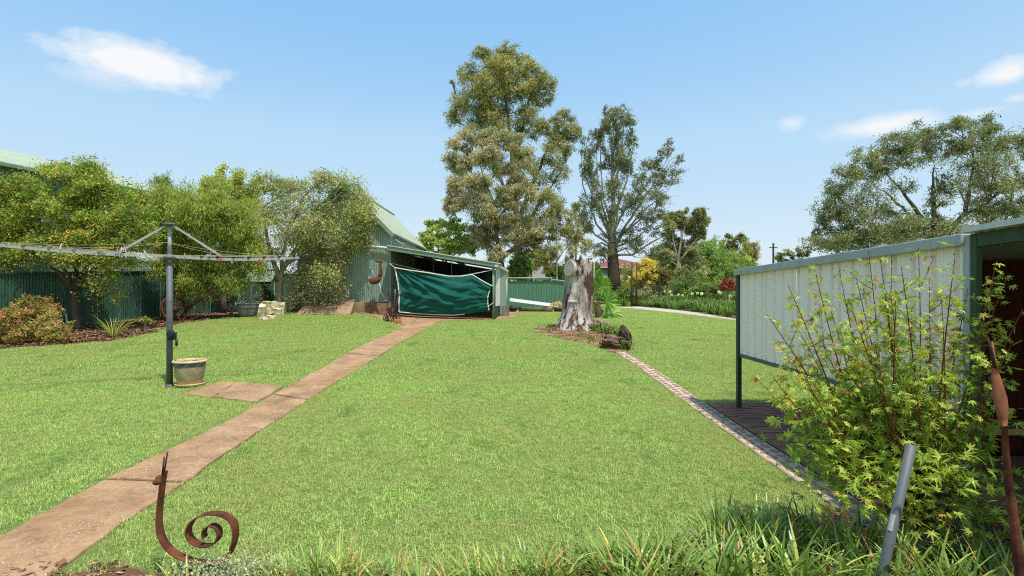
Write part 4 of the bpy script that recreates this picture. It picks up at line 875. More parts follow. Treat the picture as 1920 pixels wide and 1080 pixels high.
make_tree('spreading_gum_tree', 'broad spreading dark gum beyond the cream screen', 38,
    [[(1760, None), (1756, 470), (1752, 420), (1750, 350), (1752, 310)], [(1757, 480, 0, .7), (1730, 410), (1690, 355), (1655, 320)], [(1755, 460, 0, .7), (1810, 400), (1825, 310), (1825, 260)], [(1754, 440, 0, .5), (1700, 400), (1660, 360), (1640, 350)], [(1760, 475, 0, .8), (1830, 430), (1890, 390), (1940, 350)], [(1870, 480, 1, .4), (1895, 380), (1910, 310)], [(1757, 480, 0, .5), (1680, 450), (1630, 440)]],
    [(1625, 300, 34, 22), (1665, 275, 36, 22), (1600, 330, 34, 26), (1645, 320, 34, 22), (1700, 265, 32, 20), (1690, 300, 36, 24), (1740, 245, 34, 22), (1740, 280, 36, 26), (1785, 240, 32, 20), (1790, 275, 30, 22), (1830, 228, 32, 16), (1850, 250, 32, 18), (1820, 265, 34, 20, .7), (1875, 270, 26, 18), (1910, 258, 28, 22), (1935, 280, 26, 24), (1565, 360, 24, 22), (1570, 400, 28, 26), (1545, 425, 16, 18, .9), (1530, 440, 12, 16, .7), (1590, 430, 40, 24), (1640, 435, 40, 22), (1670, 395, 26, 16, .8), (1690, 430, 36, 24), (1740, 415, 30, 24), (1800, 350, 30, 22, .7), (1850, 345, 34, 22, .9), (1900, 340, 36, 26), (1880, 385, 40, 24), (1920, 390, 40, 26), (1830, 395, 36, 24), (1780, 430, 40, 22), (1850, 430, 40, 22), (1920, 430, 40, 22), (1760, 345, 24, 26, .5), (1700, 350, 24, 18, .4), (1610, 455, 60, 18), (1700, 455, 50, 18), (1760, 380, 24, 18, .5), (1640, 385, 80, 60, .2), (1870, 330, 80, 80, .25), (1700, 425, 110, 45, .5), (1840, 300, 70, 40, .5), (1600, 370, 40, 50, .6), (1555, 460, 50, 26, .9), (1545, 400, 20, 34, .8), (1850, 455, 90, 24, .9)],
    GL['gum_dark'], M['bark'], 92000, (.18, .062), .6, .34, 12, .34, .017, .8, sub_tw=6, tone=(.42, .24))
make_tree('far_treetop', 'low dark treetop peeping over the end of the cream screen', 55,
    [[(1485, None), (1485, 500), (1482, 480)]], [(1465, 482, 14, 8), (1488, 475, 16, 9), (1508, 478, 12, 8), (1480, 492, 26, 10), (1512, 492, 12, 9)],
    GL['gum_dark'], M['bark'], 5000, (.26, .1), .4, .15, 8, .3, .02, .8)

def bush(name, label, d, px, py, rx, ry, leaf, n, ls, cat='shrub', sub=14, group=None, tone=(.5, .24), droop=.2, lumps=7):
    cl = []
    for i in range(lumps):
        a = rng.uniform(0, 2 * PI); r = rng.uniform(.25, .62)
        cl.append((px + math.cos(a) * rx * r, py + math.sin(a) * ry * r, rx * .5, ry * .5))
    return make_tree(name, label, d, [[(px, None), (px, py + ry * .5), (px + 2, py)]], cl, leaf, M['bark_twig'], n, ls, droop, .05, sub, .34, .006, .9, group, cat, .5, tone)
# distant garden shrubs
bush('dark_shrub', 'dense mid green shrub behind the lean-to end wall', 31, 975, 500, 26, 26, GL['green'], 8000, (.13, .06))
bush('low_shrub', 'rounded green shrub directly behind the stump and yard fence', 34, 1040, 512, 22, 20, GL['green'], 5000, (.15, .07))
bush('background_shrub', 'green shrub beside the dark trunk of the bare-limbed gum', 40, 1116, 520, 12, 30, GL['green'], 4000, (.2, .08))
bush('background_shrub', 'broad shrub behind the clumpy gum tree trunks', 34, 1245, 520, 40, 30, GL['gum'], 9000, (.15, .06))
bush('background_shrub', 'mixed green shrub filling the gap below the feathery tree', 28, 1330, 550, 44, 22, GL['green'], 9000, (.11, .045))
bush('red_shrub', 'dark red-leaved shrub beside the end of the cream screen', 26, 1365, 535, 20, 16, GL['redleaf'], 2500, (.1, .05))
bush('yellow_shrub', 'yellow-green treetop between the distant gum and the screen', 44, 1405, 492, 16, 13, GL['lime'], 3000, (.2, .09))
bush('garden_shrub', 'light green shrub against the near end of the agapanthus row', 21, 1392, 570, 24, 26, GL['green'], 6000, (.07, .035))
bush('background_shrub', 'dull green mass of shrubs in front of the distant houses', 60, 1160, 528, 36, 18, GL['gum'], 5000, (.28, .12))
bush('hedge_shrub', 'pale shrub between the golden tree and clumpy gum', 38, 1250, 545, 26, 14, GL['gum_grey'], 4000, (.16, .06))
bush('background_shrub', 'dark leafy mass low behind the far end of the screen', 42, 1405, 530, 40, 34, GL['gum_dark'], 7000, (.2, .08))

for px, w, h, lf, lab in ((965, 30, 24, 'gum', 'far olive tree over the yard fence beside the lean-to'), (1020, 34, 20, 'green', 'far green tree directly over the yard fence'), (1075, 26, 22, 'gum_dark', 'far dark tree just behind the stump'), (1135, 34, 14, 'green', 'far low tree in front of the red roof'), (1215, 40, 34, 'gum_dark', 'far dark tree mass behind the golden tree'), (1290, 40, 44, 'gum', 'far olive tree mass behind the clumpy gum'), (1370, 40, 34, 'gum_dark', 'far dark tree mass behind the feathery tree'), (1440, 30, 24, 'gum', 'far olive tree low behind the power pole'), (1540, 44, 40, 'gum', 'far olive tree behind the cream screen, near the spreading gum'), (1660, 44, 44, 'gum_dark', 'far dark tree behind the cream screen, under the spreading gum')):
    bush('far_tree', lab, 75 if px < 1450 else 95, px, 538 - h * .6, w, h, GL[lf], 3500, (.42, .18), cat='tree', lumps=6)
for px, py, w, h, dd, lf, n, ls, lab in ((1128, 545, 26, 18, 36, 'green', 4500, (.14, .06), 'leafy hedge shrub between the fan palm and dark gum trunk'), (1185, 552, 34, 16, 31, 'green', 6000, (.12, .05), 'hedge shrub under the golden tree'),
        (1240, 500, 34, 44, 37, 'gum', 12000, (.15, .055), 'olive shrub tree between the golden tree and clumpy gum'), (1222, 550, 30, 18, 30, 'gum_grey', 4500, (.12, .045), 'grey-green shrub at the back of the flower row'), (1290, 540, 44, 30, 29, 'green', 9000, (.11, .045), 'leafy shrub around the twin grey trunks'),
        (1335, 500, 50, 48, 34, 'feather', 16000, (.14, .05), 'broad pale green tree in the middle of the far shrubs'), (1385, 515, 34, 40, 33, 'green', 9000, (.13, .05), 'green shrub tree just past the end of the cream screen'), (1405, 475, 26, 24, 47, 'gum', 6000, (.18, .065), 'second distant olive gum, nearer the screen'),
        (1180, 520, 30, 26, 42, 'gum', 6000, (.17, .06), 'olive shrub tree behind the thin dark trunks'), (1055, 515, 30, 22, 38, 'gum', 6000, (.17, .06), 'olive shrub beyond the yard fence, nearest the stump'), (1345, 572, 60, 14, 23, 'green', 7000, (.08, .035), 'low leafy shrub line behind the agapanthus'), (1262, 565, 40, 12, 27, 'green', 5000, (.09, .04), 'low shrub line behind the agapanthus, nearer the golden tree')):
    bush('garden_shrub', lab, dd, px, py, w, h, GL[lf], n, ls, lumps=9)
# shrubs at the fence bed
bush('nandina_shrub', 'taller green shrub with red new growth near the white stake', 14.0, 70, 583, 48, 28, GL['nandina'], 6500, (.075, .032), tone=(.55, .26))
bush('nandina_shrub', 'cream and coral variegated shrub at the edge of the frame', 12.6, 18, 612, 44, 36, GL['nandina'], 6500, (.065, .03), tone=(.62, .2))
bush('nandina_shrub', 'rounded coral-tipped shrub spilling over the lawn edge', 12.9, 88, 617, 44, 32, GL['nandina'], 6500, (.065, .03), tone=(.55, .24))
bush('small_shrub', 'tiny dark shrub in the mulch before the rusty wheel', 14.6, 273, 602, 12, 10, GL['bottlebrush'], 700, (.05, .02), lumps=4)
bush('silver_bush', 'low silvery shrub beside the sandstone blocks', 18.3, 520, 583, 24, 14, GL['silver'], 2600, (.06, .02))
bush('silver_bush', 'sparse silvery shrub on the fence side of the barrel', 18.4, 430, 583, 10, 13, GL['silver'], 700, (.06, .022), lumps=4)
bush('ivy_shrub', 'dark green shrub under the little tin roof', 20.5, 497, 560, 16, 22, GL['green'], 1800, (.08, .05))

# ------------------------------------------------------------------ strap-leaved plants
def straps(n, L0, L1, W, arch=1.0, seg=5, spread=.06, tone=(.5, .22), upright=.9):
    """arching strap leaves, base near origin; returns face verts (quads) and tones"""
    V = []; T = []
    for i in range(n):
        th = rng.random() * 2 * PI; L = rng.uniform(L0, L1); w = W * rng.uniform(.7, 1.2) / 2
        d = np.array((math.cos(th), math.sin(th), 0)); s = np.array((-math.sin(th), math.cos(th), 0)); r0 = spread * math.sqrt(rng.random())
        p = d * r0 + np.array((0, 0, -.01)); el = R(rng.uniform(50, 88)) * upright; bend = R(rng.uniform(20, 95)) * arch / seg; tn = np.clip(rng.normal(*tone), 0, 1)
        s = s * math.cos(.3) + np.array((0, 0, 1)) * rng.normal(0, .25); s /= np.linalg.norm(s)
        pr = None; tw = rng.normal(0, .12)
        for k in range(seg + 1):
            f = k / seg; ww = w * (1 - f ** 2.2) * (.75 + .5 * min(f * 3, .5)) + .0006
            pair = (p - s * ww, p + s * ww)
            if pr is not None: V += [pr[0], pr[1], pair[1], pair[0]]; T.append(tn)
            pr = pair; p = p + (d * math.cos(el) + np.array((0, 0, math.sin(el)))) * L / seg; el -= bend * (.4 + 1.2 * f); s = s + d * tw * .2; s /= np.linalg.norm(s)
    return np.array(V), np.array(T)
def strap_thing(name, label, cat, loc, leaf, group, args, rz=0, heads=0, cache={}):
    t = thing(name, label, cat, loc, group); V, T = straps(**args)
    link('foliage', fast_mesh('foliage', V, 4, T), leaf, t)
    for h in range(heads):
        a = rng.random() * 6.28; x, y = math.cos(a) * .14, math.sin(a) * .14; hh = rng.uniform(.62, .85)
        st = part('flower_stem', G().tube([(loc[0] + x * .2, loc[1] + y * .2, loc[2]), (loc[0] + x, loc[1] + y, loc[2] + hh)], .007, 5), M['stem_green'], t)
        c = strip_dirs(110) * .06 + np.array((x, y, hh)); link('flower_head', fast_mesh('flower_head', leaf_faces(c, .045, .022), 4, rng.random(110)), GL['flower'], st)
    return t
M['stem_green'] = rough_mat('green_stem', S(96, 128, 58), S(120, 150, 76), 8, .6, 0)
def agapanthus():
    row = [tuple(P(*q)) for q in [(1158, 574), (1195, 575), (1245, 580), (1290, 584), (1345, 593), (1392, 600)]]
    pts = np.array(row); s = np.concatenate([[0], np.cumsum(np.linalg.norm(np.diff(pts, axis=0), axis=1))])
    for lane, (off, n) in enumerate(((.45, 15), (1.15, 14), (1.9, 10))):
        for k in range(n):
            q = (k + .5 + rng.uniform(-.25, .25)) / n * s[-1]; x = np.interp(q, s, pts[:, 0]) + off * .8 + rng.normal(0, .1); y = np.interp(q, s, pts[:, 1]) + off * .6 + rng.normal(0, .1)
            strap_thing('agapanthus', 'green strappy agapanthus clump in the row beyond the gravel drive' if lane < 2 else 'agapanthus clump with pale flower heads at the back of the row', 'plant', (x, y, Z(x, y)), GL['aga'], 'agapanthus clumps along the gravel drive' if lane < 2 else 'flowering agapanthus behind the row',
                        dict(n=46, L0=.45, L1=.75, W=.045, arch=1.2, seg=4, spread=.12), heads=2 if lane == 2 else 0)
agapanthus()
def front_grasses():
    spots = []
    for k in range(26):
        px = 1075 + k * 33 + rng.normal(0, 12); u = (px - 960) / FPX; far = np.interp(px, [1050, 1250, 1500, 1920], [2.92, 3.15, 3.3, 2.9]); spots.append((u, far + rng.normal(0, .05), .22 if px > 1300 else .12, .40 if px > 1300 else .26))
    for k in range(22):
        px = 1160 + k * 38 + rng.normal(0, 12); u = (px - 960) / FPX; spots.append((u, np.interp(px, [1050, 1250, 1500, 1920], [2.75, 2.8, 2.85, 2.6]) + rng.normal(0, .05), .24, .42))
    for u, y, a, b in spots:
        x = u * y; z = Z(x, y)
        if 2.36 > x or y < 3.0: strap_thing('lomandra_clump', *((('short bladed clump at the thin lawn end of the front border', 'plant', (x, y, z), GL['strap'], 'short clumps at the thin end of the border') if u < .34 else ('long-bladed clump of the front border between lawn and stone edging', 'plant', (x, y, z), GL['strap'], 'long clumps before the stone edging') if u < .6 else ('shaded long-bladed clump under the maple around the steel pipe', 'plant', (x, y, z), GL['strap'], 'shaded clumps under the maple'))), dict(n=34, L0=a, L1=b, W=.018, arch=.9, seg=6, spread=.1, tone=(.6, .24)))
    for px, y, n, l in ((320, 2.92, 40, .17), (352, 2.84, 36, .18), (500, 2.84, 46, .2), (548, 2.88, 60, .22), (590, 2.92, 64, .24), (632, 2.9, 64, .25), (668, 2.86, 44, .22), (735, 2.86, 40, .2), (790, 2.84, 40, .2), (850, 2.86, 40, .2), (905, 2.86, 44, .22), (950, 2.88, 50, .24), (1000, 2.88, 50, .27), (1035, 2.9, 50, .28)):
        x = (px - 960) / FPX * y; strap_thing('liriope_tuft', 'small lime-green grass tuft along the mown edge of the front bed', 'plant', (x, y, Z(x, y)), GL['strap'], 'small tufts in the front bed', dict(n=n, L0=l * .6, L1=l * 1.15, W=.011, arch=1.0, seg=5, spread=.11, tone=(.7, .2)))
front_grasses()
q = P(212, 632); strap_thing('strap_plant', 'yellow-green strap-leaved plant in the mulch by the fence', 'plant', (q.x, q.y, q.z), GL['strap'], None, dict(n=60, L0=.45, L1=.8, W=.022, arch=1.3, seg=5, spread=.1, tone=(.72, .2)))
# grey groundcover beside the snail
def greyplant():
    c = at(430, 1080, 2.86); z = Z(c.x, c.y); n = 2600
    p = np.stack([rng.normal(c.x, .17, n), rng.normal(c.y, .07, n), z + rng.random(n) * .17], 1)
    t = thing('groundcover_plant', 'low grey-leaved groundcover under the spiral of the iron snail', 'plant', (c.x, c.y, z)); V = leaf_faces(p, .017, .009) - np.array((c.x, c.y, z))
    link('foliage', fast_mesh('foliage', V, 4, rng.random(n)), GL['greyground'], t)
    g = G()
    for i in range(50):
        b = np.array((c.x + rng.normal(0, .15), c.y + rng.normal(0, .05), z)); g.tube([b, b + (rng.normal(0, .04), rng.normal(0, .03), rng.uniform(.08, .17))], (.002, .0012), 4, False)
    part('stem', g, M['bark_twig'], t)
greyplant()

# ------------------------------------------------------------------ dead tree stump and its bed
def stump():
    D = P(1082, 617).y; cx = (1084 - 960) / FPX * D; zb = Z(cx, D); k = D / FPX
    t = thing('dead_tree_stump', 'tall silver-grey dead tree stump sawn off flat', 'stump', (cx, D, zb))
    rows = 40; n = 64; V = []; H_ = (617 - 485) * k
    from mathutils import noise as mn
    for j in range(rows):
        f = j / (rows - 1); z = f * H_
        rx = (27 + 14 * max(0, 1 - f * 3.2) ** 1.6) * k; lean = (-7 + 10 * min(1, f * 1.6)) * k
        for i in range(n):
            a = 2 * PI * i / n
            fl = 1 + .05 * math.sin(a * 5 + f * 1.5) + .045 * math.sin(a * 9 + 2) * (1.2 - f) + .09 * mn.noise((math.cos(a) * 2.2, math.sin(a) * 2.2, f * 2.4)) + .05 * mn.noise((math.cos(a) * 7, math.sin(a) * 7, f * 3))
            crack = -.17 * math.exp(-((a - 4.95 - .08 * math.sin(f * 7)) / .07) ** 2) * (.3 + .7 * math.sin(f * PI)) - .1 * math.exp(-((a - 4.45 - .1 * math.sin(f * 5 + 1)) / .05) ** 2) * f - .12 * math.exp(-((a - 5.5) / .04) ** 2) * (1 - f)
            roots = 1 + .22 * max(0, 1 - f * 5) * max(0, math.sin(a * 4 + .5))
            r = rx * (fl + crack) * roots
            V.append((cx + lean + r * math.cos(a), D + r * math.sin(a) * .95, zb - .06 + z + ((.05 * math.sin(a * 3) + .04 * math.sin(a * 11 + 1) + .03 * rng.normal()) if j == rows - 1 else 0)))
    F = [(j * n + i, j * n + (i + 1) % n, (j + 1) * n + (i + 1) % n, (j + 1) * n + i) for j in range(rows - 1) for i in range(n)]
    # material: bleached wood with brown rot running along the grain
    m, nt, bs = newmat('bleached_dead_wood'); a = n_noise(nt, n_pos(nt, (2.2, 2.2, .75)), 1.7, 10, .72); b = n_noise(nt, n_pos(nt, (10, 10, 1.1)), 4, 8, .68); c_ = n_noise(nt, n_pos(nt, (5, 5, .5)), 5, 6, .7); gs = n_noise(nt, n_pos(nt, (1, 1, .7)), 1.5, 7, .7)
    col = n_ramp(nt, b, [(.28, S(150, 138, 124)), (.5, S(200, 192, 182)), (.7, S(226, 220, 212))])
    col = n_mix(nt, n_thr(nt, gs, .48, .66), col, S(142, 124, 106))
    col = n_mix(nt, n_thr(nt, a, .485, .54), col, S(92, 68, 54))
    col = n_mix(nt, n_thr(nt, c_, .6, .65), col, S(58, 44, 36)); nt.links.new(col, bs.inputs['Base Color']); bs.inputs['Roughness'].default_value = .92; bs.inputs['Specular IOR Level'].default_value = .12
    n_bump(nt, bs, n_mix(nt, .5, n_mix(nt, .5, c_, b), a), 1.0, .07)
    part('trunk', G().add(V, F), m, t, True)
    top = G(); ring = V[-n:]; c = np.mean(ring, axis=0); top.add(ring + [tuple(c - np.array((0, 0, .05)))], [(i, (i + 1) % n, n) for i in range(n)])
    part('cut_top', top, m, t)
    # sawn limb stub facing the viewer at the upper corner
    lc = at(1067, 503, D - .3)
    a0 = np.array(at(1092, 548, D)); a1 = np.array((lc.x, lc.y, lc.z))
    dl_ = np.array((-.80, -.58, .12)); dl_ /= np.linalg.norm(dl_)
    part('limb_stub', G().tube([a0, a1 - dl_ * .3 + (.04, 0, -.08), a1 - dl_ * .12, a1], (.22, .26, .25, .235), 22), m, t, True)
    m2, nt, bs = newmat('sawn_end_grain'); w = nt.nodes.new('ShaderNodeTexWave'); w.wave_type = 'RINGS'; w.rings_direction = 'SPHERICAL'; w.inputs['Scale'].default_value = 9; w.inputs['Distortion'].default_value = 4; w.inputs['Detail'].default_value = 3
    mp = nt.nodes.new('ShaderNodeMapping'); tc = nt.nodes.new('ShaderNodeTexCoord'); nt.links.new(tc.outputs['Object'], mp.inputs[0]); nt.links.new(mp.outputs[0], w.inputs[0])
    nt.links.new(n_ramp(nt, w.outputs[1], [(.2, S(130, 118, 106)), (.6, S(186, 176, 164)), (.8, S(206, 198, 188))]), bs.inputs['Base Color']); bs.inputs['Roughness'].default_value = .9
    dirv = Vector(dl_); g = G(); g.lathe((0, 0, 0), [(0.0, .014), (.218, .012), (.233, 0), (.22, -.03)], 24); Mq = dirv.to_track_quat('Z', 'Y').to_matrix()
    gg = G().add(g.v[0] @ np.array(Mq).T + a1, g.f); o = part('sawn_face', gg, m2, t); mp.inputs['Location'].default_value = tuple(-(Vector(a1) - Vector((cx, D, zb))))
    part('knot', G().ball(tuple(at(1073, 566, D - .34)), .1, 12, 8, (1.3, .8, .6)), m, t, True)
stump()
def fan_palm():
    D = P(1118, 600).y + .9; cx = (1122 - 960) / FPX * D; zb = Z(cx, D)
    t = thing('fan_palm', 'young fan palm with pleated round leaves beside the stump', 'palm', (cx, D, zb))
    part('trunk', G().lathe((cx, D, zb), [(.1, -.05), (.13, .1), (.11, .3), (.06, .45)], 10), M['bark'], t, True)
    k = D / FPX
    for (px, py, r, rot) in [(1127, 537, 22, 0), (1138, 565, 24, -.5), (1146, 588, 20, -1.0), (1112, 545, 22, .5), (1120, 578, 20, -.2), (1105, 565, 18, .8), (1130, 555, 20, -.8), (1145, 560, 16, -.9), (1118, 520, 16, .2), (1135, 600, 14, -1.6)]:
        c = np.array(at(px, py, D + rng.uniform(-.35, .25))); b = np.array((cx, D, zb + .4))
        fr = part('frond', G().tube(curve3(b, c, np.array((0, 0, .12)), 6), np.linspace(.014, .008, 6), 5), M['stem_green'], t)
        ax = c - b; ax /= np.linalg.norm(ax); up = np.array((0, -.75, .65)) + rng.normal(0, .25, 3); s = np.cross(ax, up); s /= np.linalg.norm(s)
        V = []; T = []; rr = r * k * 1.15
        nb = 22
        for i in range(nb):
            a = (i - (nb - 1) / 2) / nb * 2 * 2.35; dr = ax * math.cos(a) + s * math.sin(a); dn = np.cross(dr, np.cross(s, ax)); dn /= np.linalg.norm(dn); w = rr * .085
            nrm = np.cross(s, ax) * (1 if i % 2 else -1) * .012
            m1 = c + dr * rr * .62; tip = c + dr * rr * rng.uniform(.95, 1.12) + np.array((0, 0, -.1 * rr))
            V += [c, m1 - dn * w + nrm, tip, m1 + dn * w - nrm]; T.append(np.clip(rng.normal(.5, .22), 0, 1))
        link('blade', fast_mesh('blade', np.array(V) - np.array((cx, D, zb)), 4, np.array(T)), GL['palm'], fr)
fan_palm()
def rock(name, label, c, size, m, seed, cat='rock', group=None, rough=.28, parent=None):
    import bmesh
    from mathutils import noise as mn
    bm = bmesh.new(); bmesh.ops.create_icosphere(bm, subdivisions=4, radius=1)
    for v in bm.verts:
        p = v.co.copy(); f = 1 + rough * mn.noise(p * 1.3 + Vector((seed, 0, 0))) + rough * .6 * mn.noise(p * 3.1 + Vector((0, seed, 0))) + rough * .25 * mn.noise(p * 8 + Vector((0, 0, seed)))
        q = p * f; q = Vector([math.copysign(abs(x) ** .8, x) for x in q]); v.co = Vector((q.x * size[0], q.y * size[1], q.z * size[2]))
    me = bpy.data.meshes.new(name); bm.to_mesh(me); bm.free()
    o = link(name, me, m, None, c); o['label'] = label; o['category'] = cat
    if group: o['group'] = group
    return o
def stump_bed_things():
    q = P(1152, 655); rock('bed_rock', 'craggy brown rock at the tip of the stump bed', (q.x, q.y + .15, q.z + .1), (.28, .24, .15), M['rock_brown'], 31.4, rough=.85)
    p0, p1 = P(1180, 655), P(1163, 618)
    lg = rock('bed_log', 'dark weathered log sloping along the lawn edge of the stump bed', ((p0.x + p1.x) / 2, (p0.y + p1.y) / 2, (p0.z + p1.z) / 2 + .1), (.1, (p1 - p0).length / 2, .17), M['bark_dark'], 17.7, 'log', rough=.4)
    lg.rotation_euler = (.0, 0, -math.atan2(p1.x - p0.x, p1.y - p0.y))
    q = P(1125, 608); rock('bed_rock', 'pale small rock between the stump and the groundcover', (q.x, q.y, q.z + .06), (.13, .11, .1), M['rock'], 5.2)
    for i, (px, py, rx, lab) in enumerate([(1118, 612, 16, 'leafy green groundcover at the foot of the stump'), (1140, 618, 16, 'green groundcover mound above the craggy rock'), (1158, 625, 10, 'small groundcover mound beside the dark sloping log'), (1172, 648, 6, 'green sprig creeping over the dark sloping log')]):
        q = P(px, py + 8); n = 900; w = rx * q.y / FPX; p = np.stack([rng.normal(q.x, w * .55, n), rng.normal(q.y, w * .5, n), q.z + rng.random(n) * .2], 1)
        t = thing('groundcover', lab, 'plant', (q.x, q.y, q.z)); link('foliage', fast_mesh('foliage', leaf_faces(p, .06, .03, 0, .6) - np.array(q), 4, rng.random(n)), GL['green'], t)
        g = G()
        for k in range(12): g.tube([q + Vector((0, 0, -.03)), q + Vector((rng.normal(0, w * .25), rng.normal(0, w * .25), .05)), q + Vector((rng.normal(0, w * .5), rng.normal(0, w * .4), .16))], .004, 4, False)
        part('stem', g, M['stem_green'], t)
    for (px, py, lab) in [(1038, 620, 'bright green seedling nearest the tip of the stump bed'), (1030, 616, 'tiny seedling close to the lawn edge of the stump bed'), (1104, 636, 'dark small seedling low in the front of the stump bed'), (1112, 640, 'second dark seedling, next to the craggy rock'), (1088, 633, 'sparse grey seedling in the middle of the stump bed'), (1066, 618, 'small weed growing against the stump base')]:
        q = P(px, py); n = 90; p = np.array(q) + np.abs(rng.normal(0, 1, (n, 3))) * (.0, .0, .07) + rng.normal(0, .06, (n, 3)) * (1, 1, .2)
        t = thing('seedling', lab, 'plant', tuple(q)); link('foliage', fast_mesh('foliage', leaf_faces(p, .05, .026, -.3, .4) - np.array(q), 4, rng.random(n)), GL['green'], t)
        part('stem', G().tube([q, q + Vector((.01, 0, .1))], .005, 5), M['stem_green'], t)
    # terracotta bowl on a pedestal behind the stump
    q = P(1116, 590); x = (1114 - 960) / FPX * q.y; zt = at(1114, 567, q.y).z
    t = thing('bird_bath', 'orange terracotta bowl on a pedestal peeping out behind the stump', 'bird bath', (x, q.y, Z(x, q.y)))
    part('bowl', G().lathe((x, q.y, zt), [(.0, -.1), (.12, -.1), (.28, 0), (.3, .04), (.27, .04), (.2, -.03), (0, -.04)], 24), M['terracotta'], t, True)
    part('pedestal', G().lathe((x, q.y, Z(x, q.y)), [(.17, 0), (.12, .06), (.08, .3), (.1, zt - Z(x, q.y) - .1)], 16), M['terracotta'], t, True)
    q = P(1060, 625); t = single('garden_spike', G().tube([P(1130, 634), at(1125, 604, P(1130, 634).y)], .012, 6), M['plastic_black'], 'thin black garden light stake among the groundcover', 'stake', tuple(P(1130, 634)))
stump_bed_things()

# ------------------------------------------------------------------ rotary clothesline
HD = P(318, 725).y; HX = (318 - 960) / FPX * HD; HZ = Z(HX, HD)
AZ_ = at(318, 481, HD).z
def hoist():
    t = thing('clothesline', 'grey steel clothesline with two long arms and a winder', 'clothesline', (HX, HD, HZ))
    top = at(318, 421, HD).z
    part('mast', G().tube([(HX, HD, HZ - .1), (HX, HD, AZ_ - .1)], .044, 14).lathe((HX, HD, HZ), [(.075, 0), (.075, .035), (.045, .04)], 14), M['galv_dark'], t, True)
    part('mast', G().tube([(HX, HD, AZ_ - .12), (HX, HD, top)], .026, 12), M['galv'], t, True)
    part('head_plate', G().lathe((HX, HD, top), [(0, .025), (.07, .022), (.1, .008), (.1, -.01), (.035, -.02)], 14), M['galv_dark'], t, True)
    part('collar', G().lathe((HX, HD, AZ_), [(.046, -.06), (.09, -.03), (.09, -.005), (.045, .015), (.034, .06), (.034, .16), (.027, .17)], 14), M['galv_dark'], t, True)
    rt = at(560, 483, HD + .45); lt = at(-70, 452, HD - .75)
    arms = {}
    for nm, e in (('r', rt), ('l', lt)):
        a = Vector((HX, HD, AZ_)) ; d = (e - a); arms[nm] = (a, e)
        mid = a + d * .5 + Vector((0, 0, -.025))
        g = G(); pts = [tuple(a + d * (k / 8) + Vector((0, 0, -.04 * math.sin(PI * k / 8)))) for k in range(9)]
        for p, q in zip(pts[:-1], pts[1:]): g.bar(p, q, .026, .04)
        ar = part('arm', g, M['galv'], t)
        for k in range(2, 9):
            p = a + d * (k / 8.3) + Vector((0, 0, -.04 * math.sin(PI * k / 8.3) + .03)); part('line_hook', G().box(tuple(p), (.035, .05, .028)), M['plastic_black'], ar)
    for nm, px, py in (('r', 412, 478), ('l', 216, 466)):
        a, e = arms[nm]; f = abs(px - 318) / (242 if nm == 'r' else 388); p = a + (e - a) * f
        part('brace', G().bar((HX + (.06 if nm == 'r' else -.06), HD, top - .02), tuple(p + Vector((0, 0, .01))), .022, .03), M['galv'], t)
    # winder box and crank
    w = part('winder', G().box((HX + .055, HD - .02, at(0, 630, HD).z), (.1, .09, .12)).lathe((HX + .06, HD - .07, at(0, 625, HD).z), [(0, -.035), (.055, -.03), (.06, 0), (.055, .03), (0, .035)], 16, Matrix.Rotation(R(90), 3, 'X')), M['plastic_black'], t, bevel=.01)
    part('handle', G().tube([at(328, 626, HD - .09), at(331, 628, HD - .12), at(331, 640, HD - .12)], .012, 8).tube([at(331, 636, HD - .12), at(331, 649, HD - .12)], .017, 8), M['plastic_black'], w, True)
    # lines strung along both arms
    g = G()
    (a, r_), (_, l_) = arms['r'], arms['l']
    dr = (r_ - a); dl = (l_ - a); side = Vector((-dr.y, dr.x, 0)).normalized()
    for i, f in enumerate((.4, .62, .82, .97)):
        p = a + dl * f + Vector((0, 0, .03)); q = a + dr * f + Vector((0, 0, .03))
        for s in (1, -1):
            o = side * s * (.1 + .5 * f); mid = (p + q) / 2 + o
            pts = curve3(p, q, np.array(o * 2 + Vector((0, 0, -.10 - .03 * i + .05 * s))), 15); g.tube(pts, .0021, 4, False)
    part('line', g, M['wire'], t)
    g = G(); hk = Vector((HX, HD - .04, at(0, 455, HD).z))
    for f, nm in ((.5, 'l'), (.75, 'l'), (.5, 'r'), (.8, 'r')):
        a_, e_ = arms[nm]; p = a_ + (e_ - a_) * f + Vector((0, -.02, .03)); g.tube(curve3(hk, p, np.array((0, 0, -.07)), 9), .002, 4, False)
    part('stay_line', g, M['wire'], t)
    return arms
ARMS = hoist()
def peg(nm, f, col, lab, dz=-.02, dy=-.03, tilt=0):
    a, e = ARMS[nm]; p = a + (e - a) * f + Vector((0, dy, dz)); m = M.get('peg_' + col)
    if m is None:
        c = dict(red=S(214, 48, 60), pink=S(226, 130, 150), blue=S(120, 176, 200), white=S(226, 224, 220))[col]
        m = M['peg_' + col] = rough_mat('peg_' + col, c, tuple(x * .9 for x in c), 8, .5, 0)
    t = thing('clothes_peg', lab, 'peg', p); rot = Matrix.Rotation(tilt, 3, 'Y')
    for s in (1, -1):
        part('prong', G().box(tuple(p + Vector((0, s * .008, -.01))), (.014, .007, .085), rot=rot @ Matrix.Rotation(s * .12, 3, 'X')), m, t)
    part('spring', G().tube([p + Vector((-.008, 0, 0)), p + Vector((.008, 0, 0))], .006, 6), M['galv'], t)
peg('r', .39, 'red', 'red peg nearest the foot of the shorter brace'); peg('r', .48, 'blue', 'pale blue peg just past the brace on the shorter arm', -.05)
peg('r', .69, 'red', 'single red peg hanging halfway out on the shorter arm', -.06); peg('r', .3, 'pink', 'pink peg lying tilted close to the mast', .03, -.03, .9)
peg('r', .12, 'pink', 'small pink peg beside the mast collar', .02)
